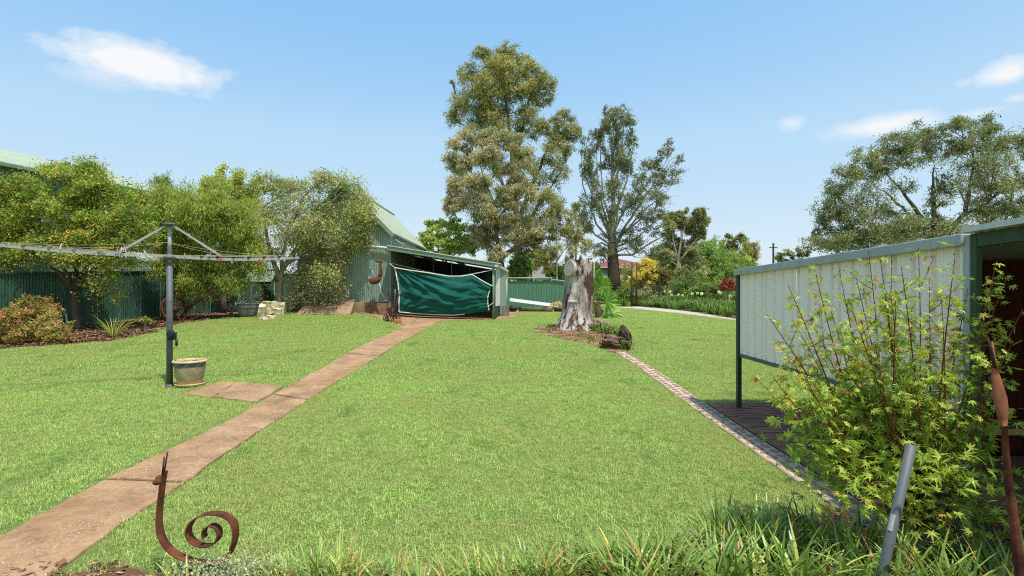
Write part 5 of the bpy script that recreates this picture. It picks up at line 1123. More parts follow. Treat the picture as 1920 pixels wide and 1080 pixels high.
peg('l', .262, 'pink', 'pink peg standing upright by the foot of the longer brace', .03); peg('l', .275, 'blue', 'pale blue peg next to the upright pink peg', -.01)
peg('l', .155, 'white', 'white peg with the tangled cord on the longer arm', -.02); peg('l', .08, 'pink', 'pink peg between the tangled cord and mast', .0)
peg('l', .34, 'pink', 'pink peg lying flat, farther along the longer arm', .03, -.03, 1.3); peg('l', .54, 'white', 'white peg farthest out on the longer arm', .04, -.03, .3)
def cord():
    g = G(); c0 = at(268, 482, HD - .15)
    for k in range(14):
        p = at(rng.uniform(240, 270), rng.uniform(468, 476), HD - .15); q = at(rng.uniform(270, 300), rng.uniform(474, 486), HD - .15); g.tube(curve3(p, q, np.array((rng.normal(0, .03), rng.normal(0, .03), -rng.uniform(.05, .2))), 9), .004, 4, False)
    for k in range(6):
        p = at(229 + rng.normal(0, 2), 464, HD - .2); g.tube(curve3(p, p + Vector((rng.normal(0, .02), 0, -.15)), rng.normal(0, .03, 3), 6), .006, 4, False)
    single('cord_bundle', g, M['rope'], 'tangle of white cord hanging from the clothesline arm', 'cord', tuple(c0), smooth=True)
cord()
# ------------------------------------------------------------------ glazed pot
def pot():
    q = P(356, 724); k = q.y / FPX; c = Vector((q.x, q.y, Z(q.x, q.y)))
    m, nt, bs = newmat('glazed_ceramic'); t_ = nt.nodes.new('ShaderNodeTexCoord'); sp = nt.nodes.new('ShaderNodeSeparateXYZ'); nt.links.new(t_.outputs['Object'], sp.inputs[0])
    def mm(op, a, b=None):
        n = nt.nodes.new('ShaderNodeMath'); n.operation = op
        for i, v in enumerate((a, b)):
            if v is None: continue
            if isinstance(v, (int, float)): n.inputs[i].default_value = v
            else: nt.links.new(v, n.inputs[i])
        return n.outputs[0]
    ang = mm('ARCTAN2', sp.outputs[1], sp.outputs[0]); z = sp.outputs[2]
    l1 = mm('ABSOLUTE', mm('SINE', mm('ADD', mm('MULTIPLY', ang, 4), mm('MULTIPLY', z, 11)))); l2 = mm('ABSOLUTE', mm('SINE', mm('SUBTRACT', mm('MULTIPLY', ang, 4), mm('MULTIPLY', z, 22))))
    base = n_ramp(nt, n_noise(nt, t_.outputs['Object'], 7, 5, .6), [(.35, S(134, 126, 106)), (.6, S(170, 152, 116)), (.8, S(194, 158, 104))])
    zone = n_thr(nt, z, .3, .31); zone2 = n_thr(nt, z, .38, .385)
    col = n_mix(nt, zone, base, S(80, 84, 84)); line = n_mix(nt, zone, n_thr(nt, l1, .1, .04), n_thr(nt, l2, .14, .06))
    col = n_mix(nt, line, col, S(206, 178, 122)); low = n_thr(nt, z, .1, .03); col = n_mix(nt, low, col, S(196, 156, 100))
    nt.links.new(col, bs.inputs['Base Color']); bs.inputs['Roughness'].default_value = .35
    glaze = rough_mat('tan_glaze', S(206, 178, 128), S(222, 198, 152), 8, .4, .1, .003, S(188, 150, 100), .5)
    t = thing('glazed_pot', 'glazed stoneware pot with a dark lattice band beside the clothesline mast', 'plant pot', c)
    part('saucer', G().lathe(c, [(0, .006), (.17, .006), (.205, .03), (.215, .055), (.2, .055), (.18, .035), (0, .035)], 36), glaze, t, True)
    part('body', G().lathe(c, [(0, .037), (.145, .037), (.165, .06), (.19, .14), (.208, .23), (.216, .31), (.222, .375), (.2, .375), (.19, .31), (0, .3)], 40), m, t, True)
    part('rim', G().lathe(c, [(.205, .37), (.238, .375), (.245, .39), (.24, .405), (.215, .41), (.203, .4), (.203, .37)], 40), glaze, t, True)
    part('soil', G().lathe(c, [(.0, .345), (.1, .34), (.2, .335)], 30), M['soil'], t, True)
    for r_, n in ((.26, 90),):
        v, tn = chips(n, r_, .02); o = link('soil_patch', fast_mesh('soil_patch', v + np.array((HX + .08, HD - .02, HZ + .012)), 4, tn), M['chip']); o['kind'] = 'stuff'
pot()

# ------------------------------------------------------------------ iron snail
def snail():
    D = 2.98
    neck = [(309, 884), (306, 900), (302, 930), (299, 960), (298, 985), (303, 1008), (316, 1028), (336, 1043), (362, 1052), (395, 1057), (420, 1052)]
    sp = [(420, 1052), (433, 1036), (441, 1014), (443, 992), (437, 975), (420, 964), (396, 961), (372, 967), (357, 981), (352, 998), (358, 1012), (374, 1022), (393, 1024), (407, 1016), (413, 1002), (409, 989), (397, 983), (387, 988), (382, 997), (384, 1008)]
    def smooth(p, n):
        p = np.array(p, float)
        for _ in range(3):
            q = np.empty((len(p) * 2 - 2, 2)); q[0::2] = p[:-1] * .75 + p[1:] * .25; q[1::2] = p[:-1] * .25 + p[1:] * .75; p = np.vstack([p[:1], q, p[-1:]])
        return p
    t0 = at(340, 1045, D); t = thing('iron_snail', 'rusty flat-iron snail sculpture with a spiral shell', 'sculpture', (t0.x, D, Z(t0.x, D)))
    def band(pp, w0, w1, th=.006, rot=.0):
        n = len(pp); P3 = np.array([at(a, b, D) for a, b in pp]); T = np.gradient(P3, axis=0); T /= np.linalg.norm(T, axis=1)[:, None]
        N_ = np.stack([-T[:, 2], np.zeros(n), T[:, 0]], 1) * th / 2; W = np.linspace(w0, w1, n)[:, None] * np.array((.1, 1, 0)) / 2
        V = np.stack([P3 - W - N_, P3 + W - N_, P3 + W + N_, P3 - W + N_], 1).reshape(-1, 3)
        F = [(i * 4 + k, i * 4 + (k + 1) % 4, (i + 1) * 4 + (k + 1) % 4, (i + 1) * 4 + k) for i in range(n - 1) for k in range(4)] + [(0, 1, 2, 3)[::-1], tuple((n - 1) * 4 + k for k in range(4))]
        return G().add(V, F)
    part('body_strap', band(smooth(neck, 3), .042, .06), M['rust'], t)
    part('shell_spiral', band(smooth(sp, 3), .06, .045), M['rust'], t)
    part('antenna', G().tube([at(304, 892, D - .015), at(308, 857, D - .03)], .0045, 7), M['rust_dark'], t, True)
    part('antenna', G().tube([at(307, 892, D), at(314, 848, D)], .0045, 7), M['rust_dark'], t, True)
    part('eye', G().ball(tuple(at(294, 904, D - .03)), .02, 14, 9, (1.05, 1, .85)), M['rust'], t, True); part('eye', G().ball(tuple(at(298, 897, D + .02)), .018, 14, 9), M['rust'], t, True)
snail()

# ------------------------------------------------------------------ open garden shed with cream screen on the near side
PX = 2.93
def garden_shed():
    y0, y1, yN = 3.43, 6.85, .3
    ztop = lambda y: 1.86 + (6.85 - y) * .027
    b = thing('garden_shed', 'low open shelter with a dark green roof edge and red-brown interior', 'shelter', (PX, y0, Z(PX, y0)))
    w = (y1 - y0) / 5; zbot = .78
    for i in range(5):
        ya = y1 - w * i
        part('screen_sheet', G().sheet((PX - .004 * (i % 2), ya, 0), (0, -1, 0), (0, 0, 1), w, zbot, lambda q, ya=ya: ztop(ya - q) - .02, 'trim', .19, -.03), M['cream'], b)
    sc = G()
    for y in np.arange(y0 + .1, y1, .19):
        for z in (zbot + .06, ztop(y) - .11): sc.lathe((PX - .004, y, z), [(.0, -.005), (.0035, -.004), (.0045, .0)], 6, Matrix.Rotation(R(90), 3, 'Y'))
    o = part('screw', sc, M['galv_dark'], b); o['kind'] = 'stuff'
    part('top_flashing', G().bar((PX - .025, y1 + .06, ztop(y1) - .025), (PX - .025, y0 - .02, ztop(y0) - .025), .075, .075), M['galv'], b, bevel=.006)
    part('bottom_rail', G().bar((PX + .02, y1 + .02, zbot - .01), (PX + .02, y0, zbot - .01), .05, .045), M['galv_dark'], b)
    part('joiner', G().box((PX - .01, y0 - .03, (ztop(y0) + .05) / 2), (.05, .05, ztop(y0) - .05)), M['galv'], b)
    part('post', G().box((PX + .0, y1 + .04, .93), (.055, .055, 1.86)), M['dark_green'], b, bevel=.004); part('post_foot', G().box((PX, y1 + .04, .03), (.08, .08, .06)), M['rust_dark'], b)
    part('post', G().box((PX - .015, y0 - .085, .97), (.035, .035, 1.94)), M['dark_green'], b)
    part('fascia', G().bar((PX - .01, y0 - .06, ztop(y0) - .035), (PX - .01, yN, ztop(yN) - .035), .04, .085), M['dark_green'], b)
    part('gutter', G().bar((PX - .04, y0 - .05, ztop(y0) + .03), (PX - .04, yN, ztop(yN) + .03), .09, .035), M['white'], b)
    n = 9; ww = (y1 - yN) / n
    for i in range(n):
        ya = yN + ww * i
        part('roof_sheet', G().sheet((PX + .012, ya, ztop(ya) + .005), (0, 1, -.027), (1, 0, .0), ww, 0, 3.6), M['galv'], b, True)
    sheet_run(b, (PX + 3.55, y1), (PX + 3.55, yN), M['dark_red'], lambda x, y: ztop(y) - .02, lambda x, y: Z(x, y), .8, 'back_sheet')
    # board wall closing the shelter behind the screen
    for k in range(16):
        x = PX + .14 + k * .215
        if x < PX + 3.5: part('wall_board', G().box((x, 4.9 + .004 * (k % 2), .95), (.21, .03, 1.86)), M['dark_red'], b)
    part('floor_step', G().box((PX + 1.5, 4.2, .08), (2.6, .9, .16)), M['plinth'], b, bevel=.01)
    part('bench', G().box((PX + 1.3, 4.3, .5), (1.6, .3, .05)).box((PX + .62, 4.3, .3), (.06, .28, .4)).box((PX + 1.98, 4.3, .3), (.06, .28, .4)), M['timber'], b)
garden_shed()

# ------------------------------------------------------------------ maple, pipe, spear in the near bed
def maple_shapes():
    out = []
    for s in range(7):
        lob = [(-2.2, .5), (-1.35, .8), (-.66, .98), (0, 1.08), (.66, .98), (1.35, .8), (2.2, .5)]; V = [(0, 0, 0)]; ring = []
        for i, (a, l) in enumerate(lob):
            l *= rng.uniform(.85, 1.1); a += rng.normal(0, .05)
            if i:
                am = (a + lob[i - 1][0]) / 2; ring.append((math.sin(am) * .3, math.cos(am) * .3, .02))
            for da, f in ((-.16, .62), (0, 1), (.16, .62)):
                ring.append((math.sin(a + da) * l * f, math.cos(a + da) * l * f, -.22 * (l * f) ** 2 + (.03 if da == 0 else .06)))
        ring.append((0, -.06, 0)); V += ring
        n = len(ring); F = [(0, i + 1, (i + 1) % n + 1) for i in range(n)]
        # turn so that the normal is +z
        out.append((np.array(V), [f[::-1] for f in F]))
    return out
def maple():
    base = Vector((2.52, 3.3, Z(2.52, 3.3))); t = thing('japanese_maple', 'young maple with red shoots and lobed yellow-green leaves in front of the screen', 'tree', base)
    shapes = maple_shapes(); g = G(); L = []; A = []
    def addleaf(p, size, up=.9, tone=None):
        nrm = rng.normal(0, .62, 3) + np.array((.05, -.35, up)); nrm /= np.linalg.norm(nrm); L.append((np.array(p), nrm, size, np.clip(rng.normal(.55, .2), 0, .9) if tone is None else tone))
    shoots = [(1438, 590), (1478, 535), (1530, 515), (1573, 503), (1605, 520), (1628, 470), (1650, 485), (1690, 500), (1722, 465), (1742, 520), (1790, 487), (1868, 490), (1888, 520), (1918, 580), (1845, 560), (1520, 600), (1550, 560), (1590, 560), (1680, 545), (1765, 560), (1815, 540), (1460, 640), (1485, 600), (1660, 560), (1710, 580), (1900, 640), (1615, 600), (1575, 620), (1740, 640), (1640, 640), (1795, 620), (1445, 700), (1460, 745), (1500, 690)]
    for (px, py) in shoots:
        dd = min(rng.uniform(2.75, 3.55), 2.82 / max(.1, (px - 960) / FPX)); tip = np.array(at(px, py, dd)); f0 = rng.uniform(.0, .1)
        b0 = np.array(base) + np.array((rng.normal(0, .07), rng.normal(0, .06), .12)); h = tip[2] - b0[2]
        mid = np.array((b0[0] * .45 + tip[0] * .55 + rng.normal(0, .05), b0[1] * .5 + tip[1] * .5, b0[2] + h * .42))
        pts = np.vstack([curve3(b0, mid, np.array((0, 0, .02)), 5)[:-1], curve3(mid, tip, np.array((rng.normal(0, .02), 0, .03)), 9)])
        g.tube(pts, np.linspace(.0075, .0017, len(pts)), 5, False)
        for k in range(4, len(pts)):
            f = k / len(pts); sz = .046 * (1.3 - f * .65)
            for s in range(4 if f > .6 else 4):
                p0 = pts[k] + (pts[k - 1] - pts[k]) * rng.random(); off = strip_dirs(1)[0] * (1, .8, .35); p1 = p0 + off * rng.uniform(.03, .07 if f > .7 else .14)
                g.tube([p0, (p0 + p1) / 2 + (0, 0, .01), p1], (.0014, .0012, .0009), 3, False); addleaf(p1, sz * rng.uniform(.7, 1.15), .8, np.clip(rng.normal(.72, .14), 0, .92) if f > .7 else None)
        for k in range(4, len(pts) - 2, 2):          # side branchlets
            if rng.random() < .75:
                dv = strip_dirs(1)[0] * (1, .7, .3) + (0, 0, .75); dv /= np.linalg.norm(dv); ln = rng.uniform(.12, .3); e = pts[k] + dv * ln
                if e[0] > 2.86: continue
                br = curve3(pts[k], e, np.array((0, 0, -.02)), 5); g.tube(br, np.linspace(.0028, .001, 5), 4, False)
                for q_ in br[1:]:
                    for s in range(3):
                        off = strip_dirs(1)[0] * (1, .8, .35) * rng.uniform(.02, .06); g.tube([q_, q_ + off * .5, q_ + off], (.0012, .001, .0008), 3, False); addleaf(q_ + off, .036 * rng.uniform(.6, 1.2), .8, np.clip(rng.normal(.66, .2), 0, .97))
    mass = [(a_, b_, c_, d_, int(e_ * .58)) for a_, b_, c_, d_, e_ in [(1545, 790, 70, 75, 230), (1600, 740, 70, 75, 170), (1650, 790, 90, 90, 330), (1740, 790, 90, 90, 320), (1820, 830, 75, 80, 260), (1600, 870, 90, 60, 300), (1700, 880, 100, 60, 330), (1790, 910, 90, 60, 300), (1860, 930, 55, 60, 200), (1530, 850, 45, 55, 130), (1640, 940, 70, 35, 120), (1760, 960, 80, 40, 160), (1700, 700, 110, 60, 130), (1480, 770, 35, 35, 26), (1500, 820, 30, 30, 34), (1850, 740, 40, 60, 60), (1880, 980, 45, 30, 90)]]
    for (px, py, rx, ry, n) in mass:
        dd = 3.12 + rng.uniform(-.15, .1); c = np.array(at(px, py, dd)); rr = np.array((rx, (rx + ry) / 2.2, ry)) * dd / FPX
        nb = max(3, n // 14)
        for i in range(nb):
            u = strip_dirs(1)[0] * rng.random() ** .4; e = c + u * rr
            e[0] = min(e[0], 2.84); e[2] = max(e[2], .08)
            b0 = np.array(base) + (rng.normal(0, .05), rng.normal(0, .05), rng.uniform(.15, .5)); pts = curve3(b0, e, np.array((0, 0, .08)), 6); g.tube(pts, np.linspace(.0055, .0014, 6), 4, False)
            for k in range(n // nb):
                p = e + rng.normal(0, 1, 3) * (.075, .075, .05); p[0] = min(p[0], 2.87); tone = None
                if py > 930 and rng.random() < .3: tone = rng.uniform(.93, 1)
                addleaf(p, .043 * rng.uniform(.6, 1.25), 1.0, tone)
    M['maple_stem'] = rough_mat('red_maple_stem', S(112, 54, 44), S(140, 82, 62), 14, .6, .2, .002)
    part('stem', g, M['maple_stem'], t, True)
    # the 300 nearest leaves are single parts, the rest one joined part
    order = sorted(range(len(L)), key=lambda i: L[i][0][1]); near = set(order[:300])
    lib = []
    for si, (V, F) in enumerate(shapes):
        for ti, tn in enumerate((.3, .5, .66, .82)):
            me = G().add(V, F).mesh('leaf'); a = me.attributes.new('tone', 'FLOAT', 'FACE'); a.data.foreach_set('value', [tn] * len(me.polygons)); me.materials.append(GL['maple']); lib.append(me)
    rest = G(); tones = []
    for i, (p, nrm, sz, tn) in enumerate(L):
        q = Vector(nrm).to_track_quat('Z', 'Y').to_matrix() @ Matrix.Rotation(rng.random() * 6.28, 3, 'Z')
        if i in near:
            o = link('leaf', lib[int(rng.integers(0, 7)) * 4 + min(3, int(tn * 4))], None, t); o.matrix_local = Matrix.Translation(Vector(p) - base) @ q.to_4x4() @ Matrix.Scale(sz, 4)
        else:
            V, F = shapes[int(rng.integers(0, 7))]; rest.add(V @ (np.array(q).T * sz) + p, F); tones += [tn] * len(F)
    o = part('leaf_mass', rest, GL['maple'], t); a = o.data.attributes.new('tone', 'FLOAT', 'FACE'); a.data.foreach_set('value', tones); o['kind'] = 'stuff'
maple()
def pipe_and_spear():
    D = 2.72; a = at(1652, 1085, D); b = at(1709, 834, D); t = thing('steel_pipe', 'leaning grey steel pipe with a white sticker in the grass border', 'pipe', (a.x, a.y, Z(a.x, a.y)))
    ax = (b - a).normalized(); g = G(); q = ax.to_track_quat('Z', 'Y').to_matrix(); Ln = (b - a).length; gg = G().lathe((0, 0, 0), [(.0235, -.15), (.0235, Ln), (.0195, Ln), (.0195, Ln - .2)], 24)
    part('tube', G().add(gg.v[0] @ np.array(q).T + np.array(a), gg.f), M['galv_dark'], t, True)
    # sticker: curved rectangle on the pipe's face
    V = []; F = []; c = a + ax * (Ln * .36); r = .0248; e1 = cam.location - c; e1 = (e1 - ax * e1.dot(ax)).normalized(); e2 = ax.cross(e1)
    for j in range(2):
        for i in range(7):
            th = -.95 + i * .17; loc = e1 * (math.cos(th) * r) + e2 * (math.sin(th) * r) + ax * (j * .085); V.append(tuple(c + loc))
    for i in range(6): F.append((i, i + 1, 8 + i, 7 + i))
    part('sticker', G().add(V, F), M['sticker'], t, True)
    # spear-like rusted iron bird form
    D = 2.42; t2 = at(1905, 1085, D); s = thing('iron_spear', 'tall rusty iron spear sculpture with a swollen blade', 'sculpture', (t2.x, D, Z(t2.x, D)))
    def flat(pp, w, th):
        P3 = [at(x, y, D) for x, y in pp]; V = []; n = len(P3); m_ = 10
        for i, p in enumerate(P3):
            for k in range(m_):
                a_ = 2 * PI * k / m_; V.append((p.x + math.cos(a_) * w[i] / 2, p.y + math.sin(a_) * th[i] / 2, p.z))
        F = [(i * m_ + k, i * m_ + (k + 1) % m_, (i + 1) * m_ + (k + 1) % m_, (i + 1) * m_ + k) for i in range(n - 1) for k in range(m_)] + [tuple(range(m_)), tuple((n - 1) * m_ + k for k in range(m_))[::-1]]
        return G().add(V, F)
    k = D / FPX
    part('blade', flat([(1864, 690), (1867, 705), (1871, 725), (1875, 745), (1878, 765), (1881, 785), (1883, 800)], [k * w for w in (9, 16, 22, 26, 25, 17, 9)], [k * w for w in (6, 8, 10, 12, 11, 9, 7)]), M['rust_pale'], s, True)
    part('stem', flat([(1883, 798), (1886, 850), (1891, 900), (1897, 950), (1904, 1000), (1911, 1060), (1918, 1130)], [k * w for w in (9, 12, 13, 17, 17, 18, 18)], [k * w for w in (8, 10, 12, 13, 14, 14, 14)]), M['rust'], s, True)
    part('prong', G().tube([at(1852, 632, D), at(1858, 655, D), at(1866, 695, D)], (.003, .007, .008), 7), M['rust_dark'], s, True); part('prong', G().tube([at(1860, 640, D + .02), at(1863, 665, D + .02), at(1869, 697, D)], (.003, .006, .007), 7), M['rust_pale'], s, True)
m_, nt_, bs_ = newmat('white_sticker'); n_ = n_noise(nt_, n_pos(nt_, (1, 1, 1)), 420, 2, .5); nt_.links.new(n_ramp(nt_, n_, [(.42, S(150, 150, 150)), (.52, S(226, 226, 222))]), bs_.inputs['Base Color']); M['sticker'] = m_
pipe_and_spear()

# ------------------------------------------------------------------ things by the fence and barn
def wheel(px, py, rpx, d, label, yaw):
    c = at(px, py, d); r = rpx * d / FPX; t = thing('old_cartwheel', label, 'cartwheel', (c.x, d, Z(c.x, d)), None); c.z = Z(c.x, d) + r
    Mr = Matrix.Rotation(yaw, 3, 'Z') @ Matrix.Rotation(R(78), 3, 'X')
    def tor(R0, prof, n=40): g = G().lathe((0, 0, 0), prof, n); return G().add(g.v[0] @ np.array(Mr).T + np.array(c), g.f)
    part('rim', tor(r, [(r * .93, -.05), (r, -.05), (r, .05), (r * .93, .05), (r * .93, -.05)]), M['rust'], t)
    part('hub', tor(.1, [(0, -.09), (.07, -.09), (.1, -.05), (.1, .05), (.07, .09), (0, .09)], 14), M['rust_dark'], t, True)
    for k in range(10):
        a = 2 * PI * k / 10; e = Mr @ Vector((math.cos(a) * r * .94, math.sin(a) * r * .94, 0)); s = Mr @ Vector((math.cos(a) * .08, math.sin(a) * .08, .03 * (-1) ** k)); part('spoke', G().bar(c + s, c + e, .028, .03), M['rust'], t)
wheel(350, 566, 29, 17.3, 'rusty spoked iron wheel leaning below the weeping tree', .55)
wheel(327, 566, 25, 16.9, 'rusty iron wheel half hidden behind the clothesline mast', 1.1)
def barrel():
    q = P(459, 596); c = Vector((q.x, q.y + .4, Z(q.x, q.y + .4))); t = thing('barrel_planter', 'weathered grey half barrel planter by the sandstone blocks', 'planter', c)
    part('body', G().lathe(c, [(0, 0), (.34, 0), (.39, .15), (.415, .3), (.42, .45), (.39, .45), (.385, .38), (0, .38)], 36), M['wood_grey'], t, True)
    for z, r in ((.08, .372), (.3, .418), (.41, .424)): part('hoop', G().lathe(c, [(r, z - .018), (r + .006, z - .018), (r + .006, z + .018), (r, z + .018)], 36), M['galv_dark'], t, True)
    n = 420; p = np.array(c) + np.stack([rng.normal(0, .2, n), rng.normal(0, .18, n), .4 + rng.random(n) ** 1.5 * .4], 1)
    pl = thing('silver_plant', 'silvery plant growing in the half barrel', 'plant', c + Vector((0, 0, .38))); link('foliage', fast_mesh('foliage', leaf_faces(p, .09, .03) - np.array(c + Vector((0, 0, .38))), 4, rng.random(n)), GL['silver'], pl)
    g = G(); 
    for k in range(16): g.tube([c + Vector((rng.normal(0, .1), rng.normal(0, .1), .37)), c + Vector((rng.normal(0, .2), rng.normal(0, .15), rng.uniform(.55, .78)))], .006, 4, False)
    part('stem', g, M['bark_twig'], pl)
barrel()
def block(px, py, w, h, dp, yaw, tilt, lab, d=None):
    q = P(px, py); c = Vector((q.x, q.y, Z(q.x, q.y) + h / 2 - .02)); import bmesh
    bm = bmesh.new(); bmesh.ops.create_cube(bm, size=1); bmesh.ops.subdivide_edges(bm, edges=bm.edges, cuts=4, use_grid_fill=True)
    from mathutils import noise as mn
    for v in bm.verts:
        p = Vector((v.co.x * w, v.co.y * dp, v.co.z * h)); s = rng.random() * 0 + px; p += Vector((mn.noise(p * 6 + Vector((s, 0, 0))), mn.noise(p * 6 + Vector((0, s, 0))), mn.noise(p * 6 + Vector((0, 0, s))))) * .045; v.co = p
    me = bpy.data.meshes.new('sandstone_block'); bm.to_mesh(me); bm.free(); o = link('sandstone_block', me, M['sandstone'], None, c); o.rotation_euler = (tilt, tilt * .5, yaw); o['label'] = lab; o['category'] = 'stone block'; o['group'] = 'sandstone blocks by the barrel'; add_bevel(o, .015)
    return o
block(491, 597, .2, .45, .3, .3, .25, 'tall tilted sandstone block touching the half barrel'); block(507, 592, .42, .42, .32, -.2, -.1, 'biggest sandstone block in the middle of the heap').location.z += .06
block(505, 599, .34, .16, .24, .4, .0, 'small flat sandstone block in front of the heap'); block(520, 592, .22, .26, .22, .1, .15, 'small sandstone block wedged between the larger blocks'); block(526, 589, .32, .42, .3, .1, 0, 'square upright sandstone block farthest from the barrel')
def tin_roof():
    d = 19.6; a = at(455, 528, d); b = at(508, 530, d); t = thing('tin_shelter', 'little corrugated tin roof on two posts behind the half barrel', 'shelter', (a.x, d, Z(a.x, d)))
    sl = np.array((-.0, .8, .62))
    part('roof', G().sheet((a.x, d, a.z), (1, 0, 0), sl, b.x - a.x, 0, .75), M['green_sheet'], t, True); part('roof', G().sheet((b.x, d + 1.12, a.z), (-1, 0, 0), (0, -.8, .62), b.x - a.x, 0, .75), M['green_sheet'], t, True)
    for x in (a.x + .06, a.x + .68): part('post', G().box((x, d + .06, (a.z + Z(x, d)) / 2), (.07, .07, a.z - Z(x, d))), M['bark_dark'], t)
    part('beam', G().box(((a.x + b.x) / 2, d + .06, a.z - .04), (b.x - a.x - .06, .06, .08)), M['bark_dark'], t)
tin_roof()
q = P(127, 612); single('white_stake', G().tube([P(127, 614), at(121, 575, q.y)], .03, 8), M['white'], 'leaning white plastic stake between the red-tipped shrub and trunk', 'stake', tuple(q), smooth=True)
def irrigation():
    pts = [P(*k) + Vector((0, 0, .03)) for k in [(-20, 658), (30, 652), (80, 650), (190, 638), (250, 622), (310, 612)]]; single('hose', G().tube(pts, .012, 6), M['plastic_black'], 'thin black irrigation hose lying in the mulch bed', 'hose', tuple(pts[0]), smooth=True)
irrigation()
def emu():
    D = 18.05; zb = at(700, 567, D).z; c = at(703, 567, D); t = thing('metal_bird', 'rusty scrap-metal bird sculpture with long neck before the barn wall', 'sculpture', (c.x, D, 1.2))
    A = lambda x, y, dy=0: at(x, y, D + dy)
    part('body', G().tube([A(692, 524), A(697, 527), A(703, 527), (A(709, 524)), A(713, 518)], (.04, .10, .12, .10, .06), 12), M['rust'], t, True)
    part('neck', G().tube([A(711, 521), A(714, 512), A(714, 504), A(713, 496), A(712, 491)], (.075, .06, .045, .045, .04), 10), M['rust'], t, True)
    part('head', G().tube([A(704, 490), A(708, 490), A(713, 490), A(717, 493)], (.015, .04, .055, .02), 8), M['rust'], t, True); part('crest', G().tube([A(712, 489), A(715, 487)], (.03, .01), 6), M['rust'], t, True)
    for (p, q_) in (((699, 530), (701, 566)), ((711, 530), (723, 563))):
        part('leg', G().tube([A(*p), A((p[0] + q_[0]) / 2 - 3, (p[1] + q_[1]) / 2, .05), A(*q_)], (.03, .018, .016), 7).tube([A(q_[0] - 3, q_[1] + 1, -.05), A(q_[0] + 3, q_[1] + 1, -.05)], .014, 6), M['galv'], t, True)
    part('tail', G().tube([A(703, 522), A(699, 513), A(697, 506)], (.03, .02, .008), 6).tube([A(695, 525), A(690, 518)], (.03, .008), 6), M['galv'], t, True)
    part('stand', G().box((A(712, 566).x, D, zb + .0), (.62, .2, .04)), M['rust_dark'], t)
emu()
def plough():
    d = 16.7; q = at(732, 594, d); t = thing('old_plough', 'rusty old hand plough with handles standing on the concrete apron', 'plough', (q.x, d, Z(q.x, d))); A = lambda x, y, dy=0: at(x, y, d + dy)
    part('frame', G().bar(A(724, 582), A(746, 570), .05, .05).bar(A(724, 582, .25), A(744, 572, .25), .04, .04).bar(A(730, 578), A(730, 578, .3), .04, .04), M['rust_dark'], t)
    part('handle', G().tube([A(742, 575), A(746, 560), A(752, 545)], .018, 7), M['galv_dark'], t, True); part('handle', G().tube([A(736, 578, .25), A(731, 560, .3), A(727, 548, .3)], .018, 7), M['rust'], t, True)
    part('crossbar', G().tube([A(726, 549, .3), A(744, 549, .1)], .014, 6), M['rust'], t, True)
    for x, y, r in ((724, 587, .1), (743, 585, .13)):
        c = A(x, y); Mr = Matrix.Rotation(.3, 3, 'Z') @ Matrix.Rotation(R(90), 3, 'X'); g = G().lathe((0, 0, 0), [(r * .8, -.02), (r, -.02), (r, .02), (r * .8, .02), (r * .8, -.02)], 20); c.z = Z(c.x, c.y) + r + .02
        w = part('wheel', G().add(g.v[0] @ np.array(Mr).T + np.array(c), g.f), M['rust_dark'], t)
        g2 = G()
        for k in range(4): a = PI * k / 4; e = Mr @ Vector((math.cos(a) * r * .85, math.sin(a) * r * .85, 0)); g2.tube([c - e, c + e], .01, 5)
        part('spoke', g2, M['rust_dark'], w)
    for k in range(4):
        p = A(727 + k * 5, 581 - k * 2, -.03 + .08 * (k % 2)); e = Vector((p.x + .05, p.y, Z(p.x, p.y) + .03)); part('tine', G().tube([p, (p + e) / 2 + Vector((-.06, 0, 0)), e], (.02, .018, .012), 6), M['rust'], t, True)
    q = A(746, 593, -.2); z = Z(q.x, q.y) + .07; single('loose_brick', G().box((q.x, q.y, z), (.23, .11, .09), .2), M['terracotta'], 'single red brick lying beside the old plough', 'brick', (q.x, q.y, z), bevel=.006)
    # roller leaning at the wall
    q = at(738, 575, 17.6); t = thing('coil_spring', 'black coiled drum leaning against the barn corner', 'scrap', (q.x, 17.6, Z(q.x, 17.6)))
    g = G(); a = np.linspace(0, 2 * PI * 14, 14 * 14); h = np.linspace(.05, .85, len(a)); g.tube(np.stack([q.x + .09 * np.cos(a), 17.6 + .09 * np.sin(a) + h * .25, Z(q.x, 17.6) + h], 1), .014, 5); part('coil', g, M['plastic_black'], t, True)
    part('core', G().tube([(q.x, 17.6, Z(q.x, 17.6)), (q.x, 17.85, Z(q.x, 17.6) + .95)], .03, 8), M['galv_dark'], t, True)
plough()
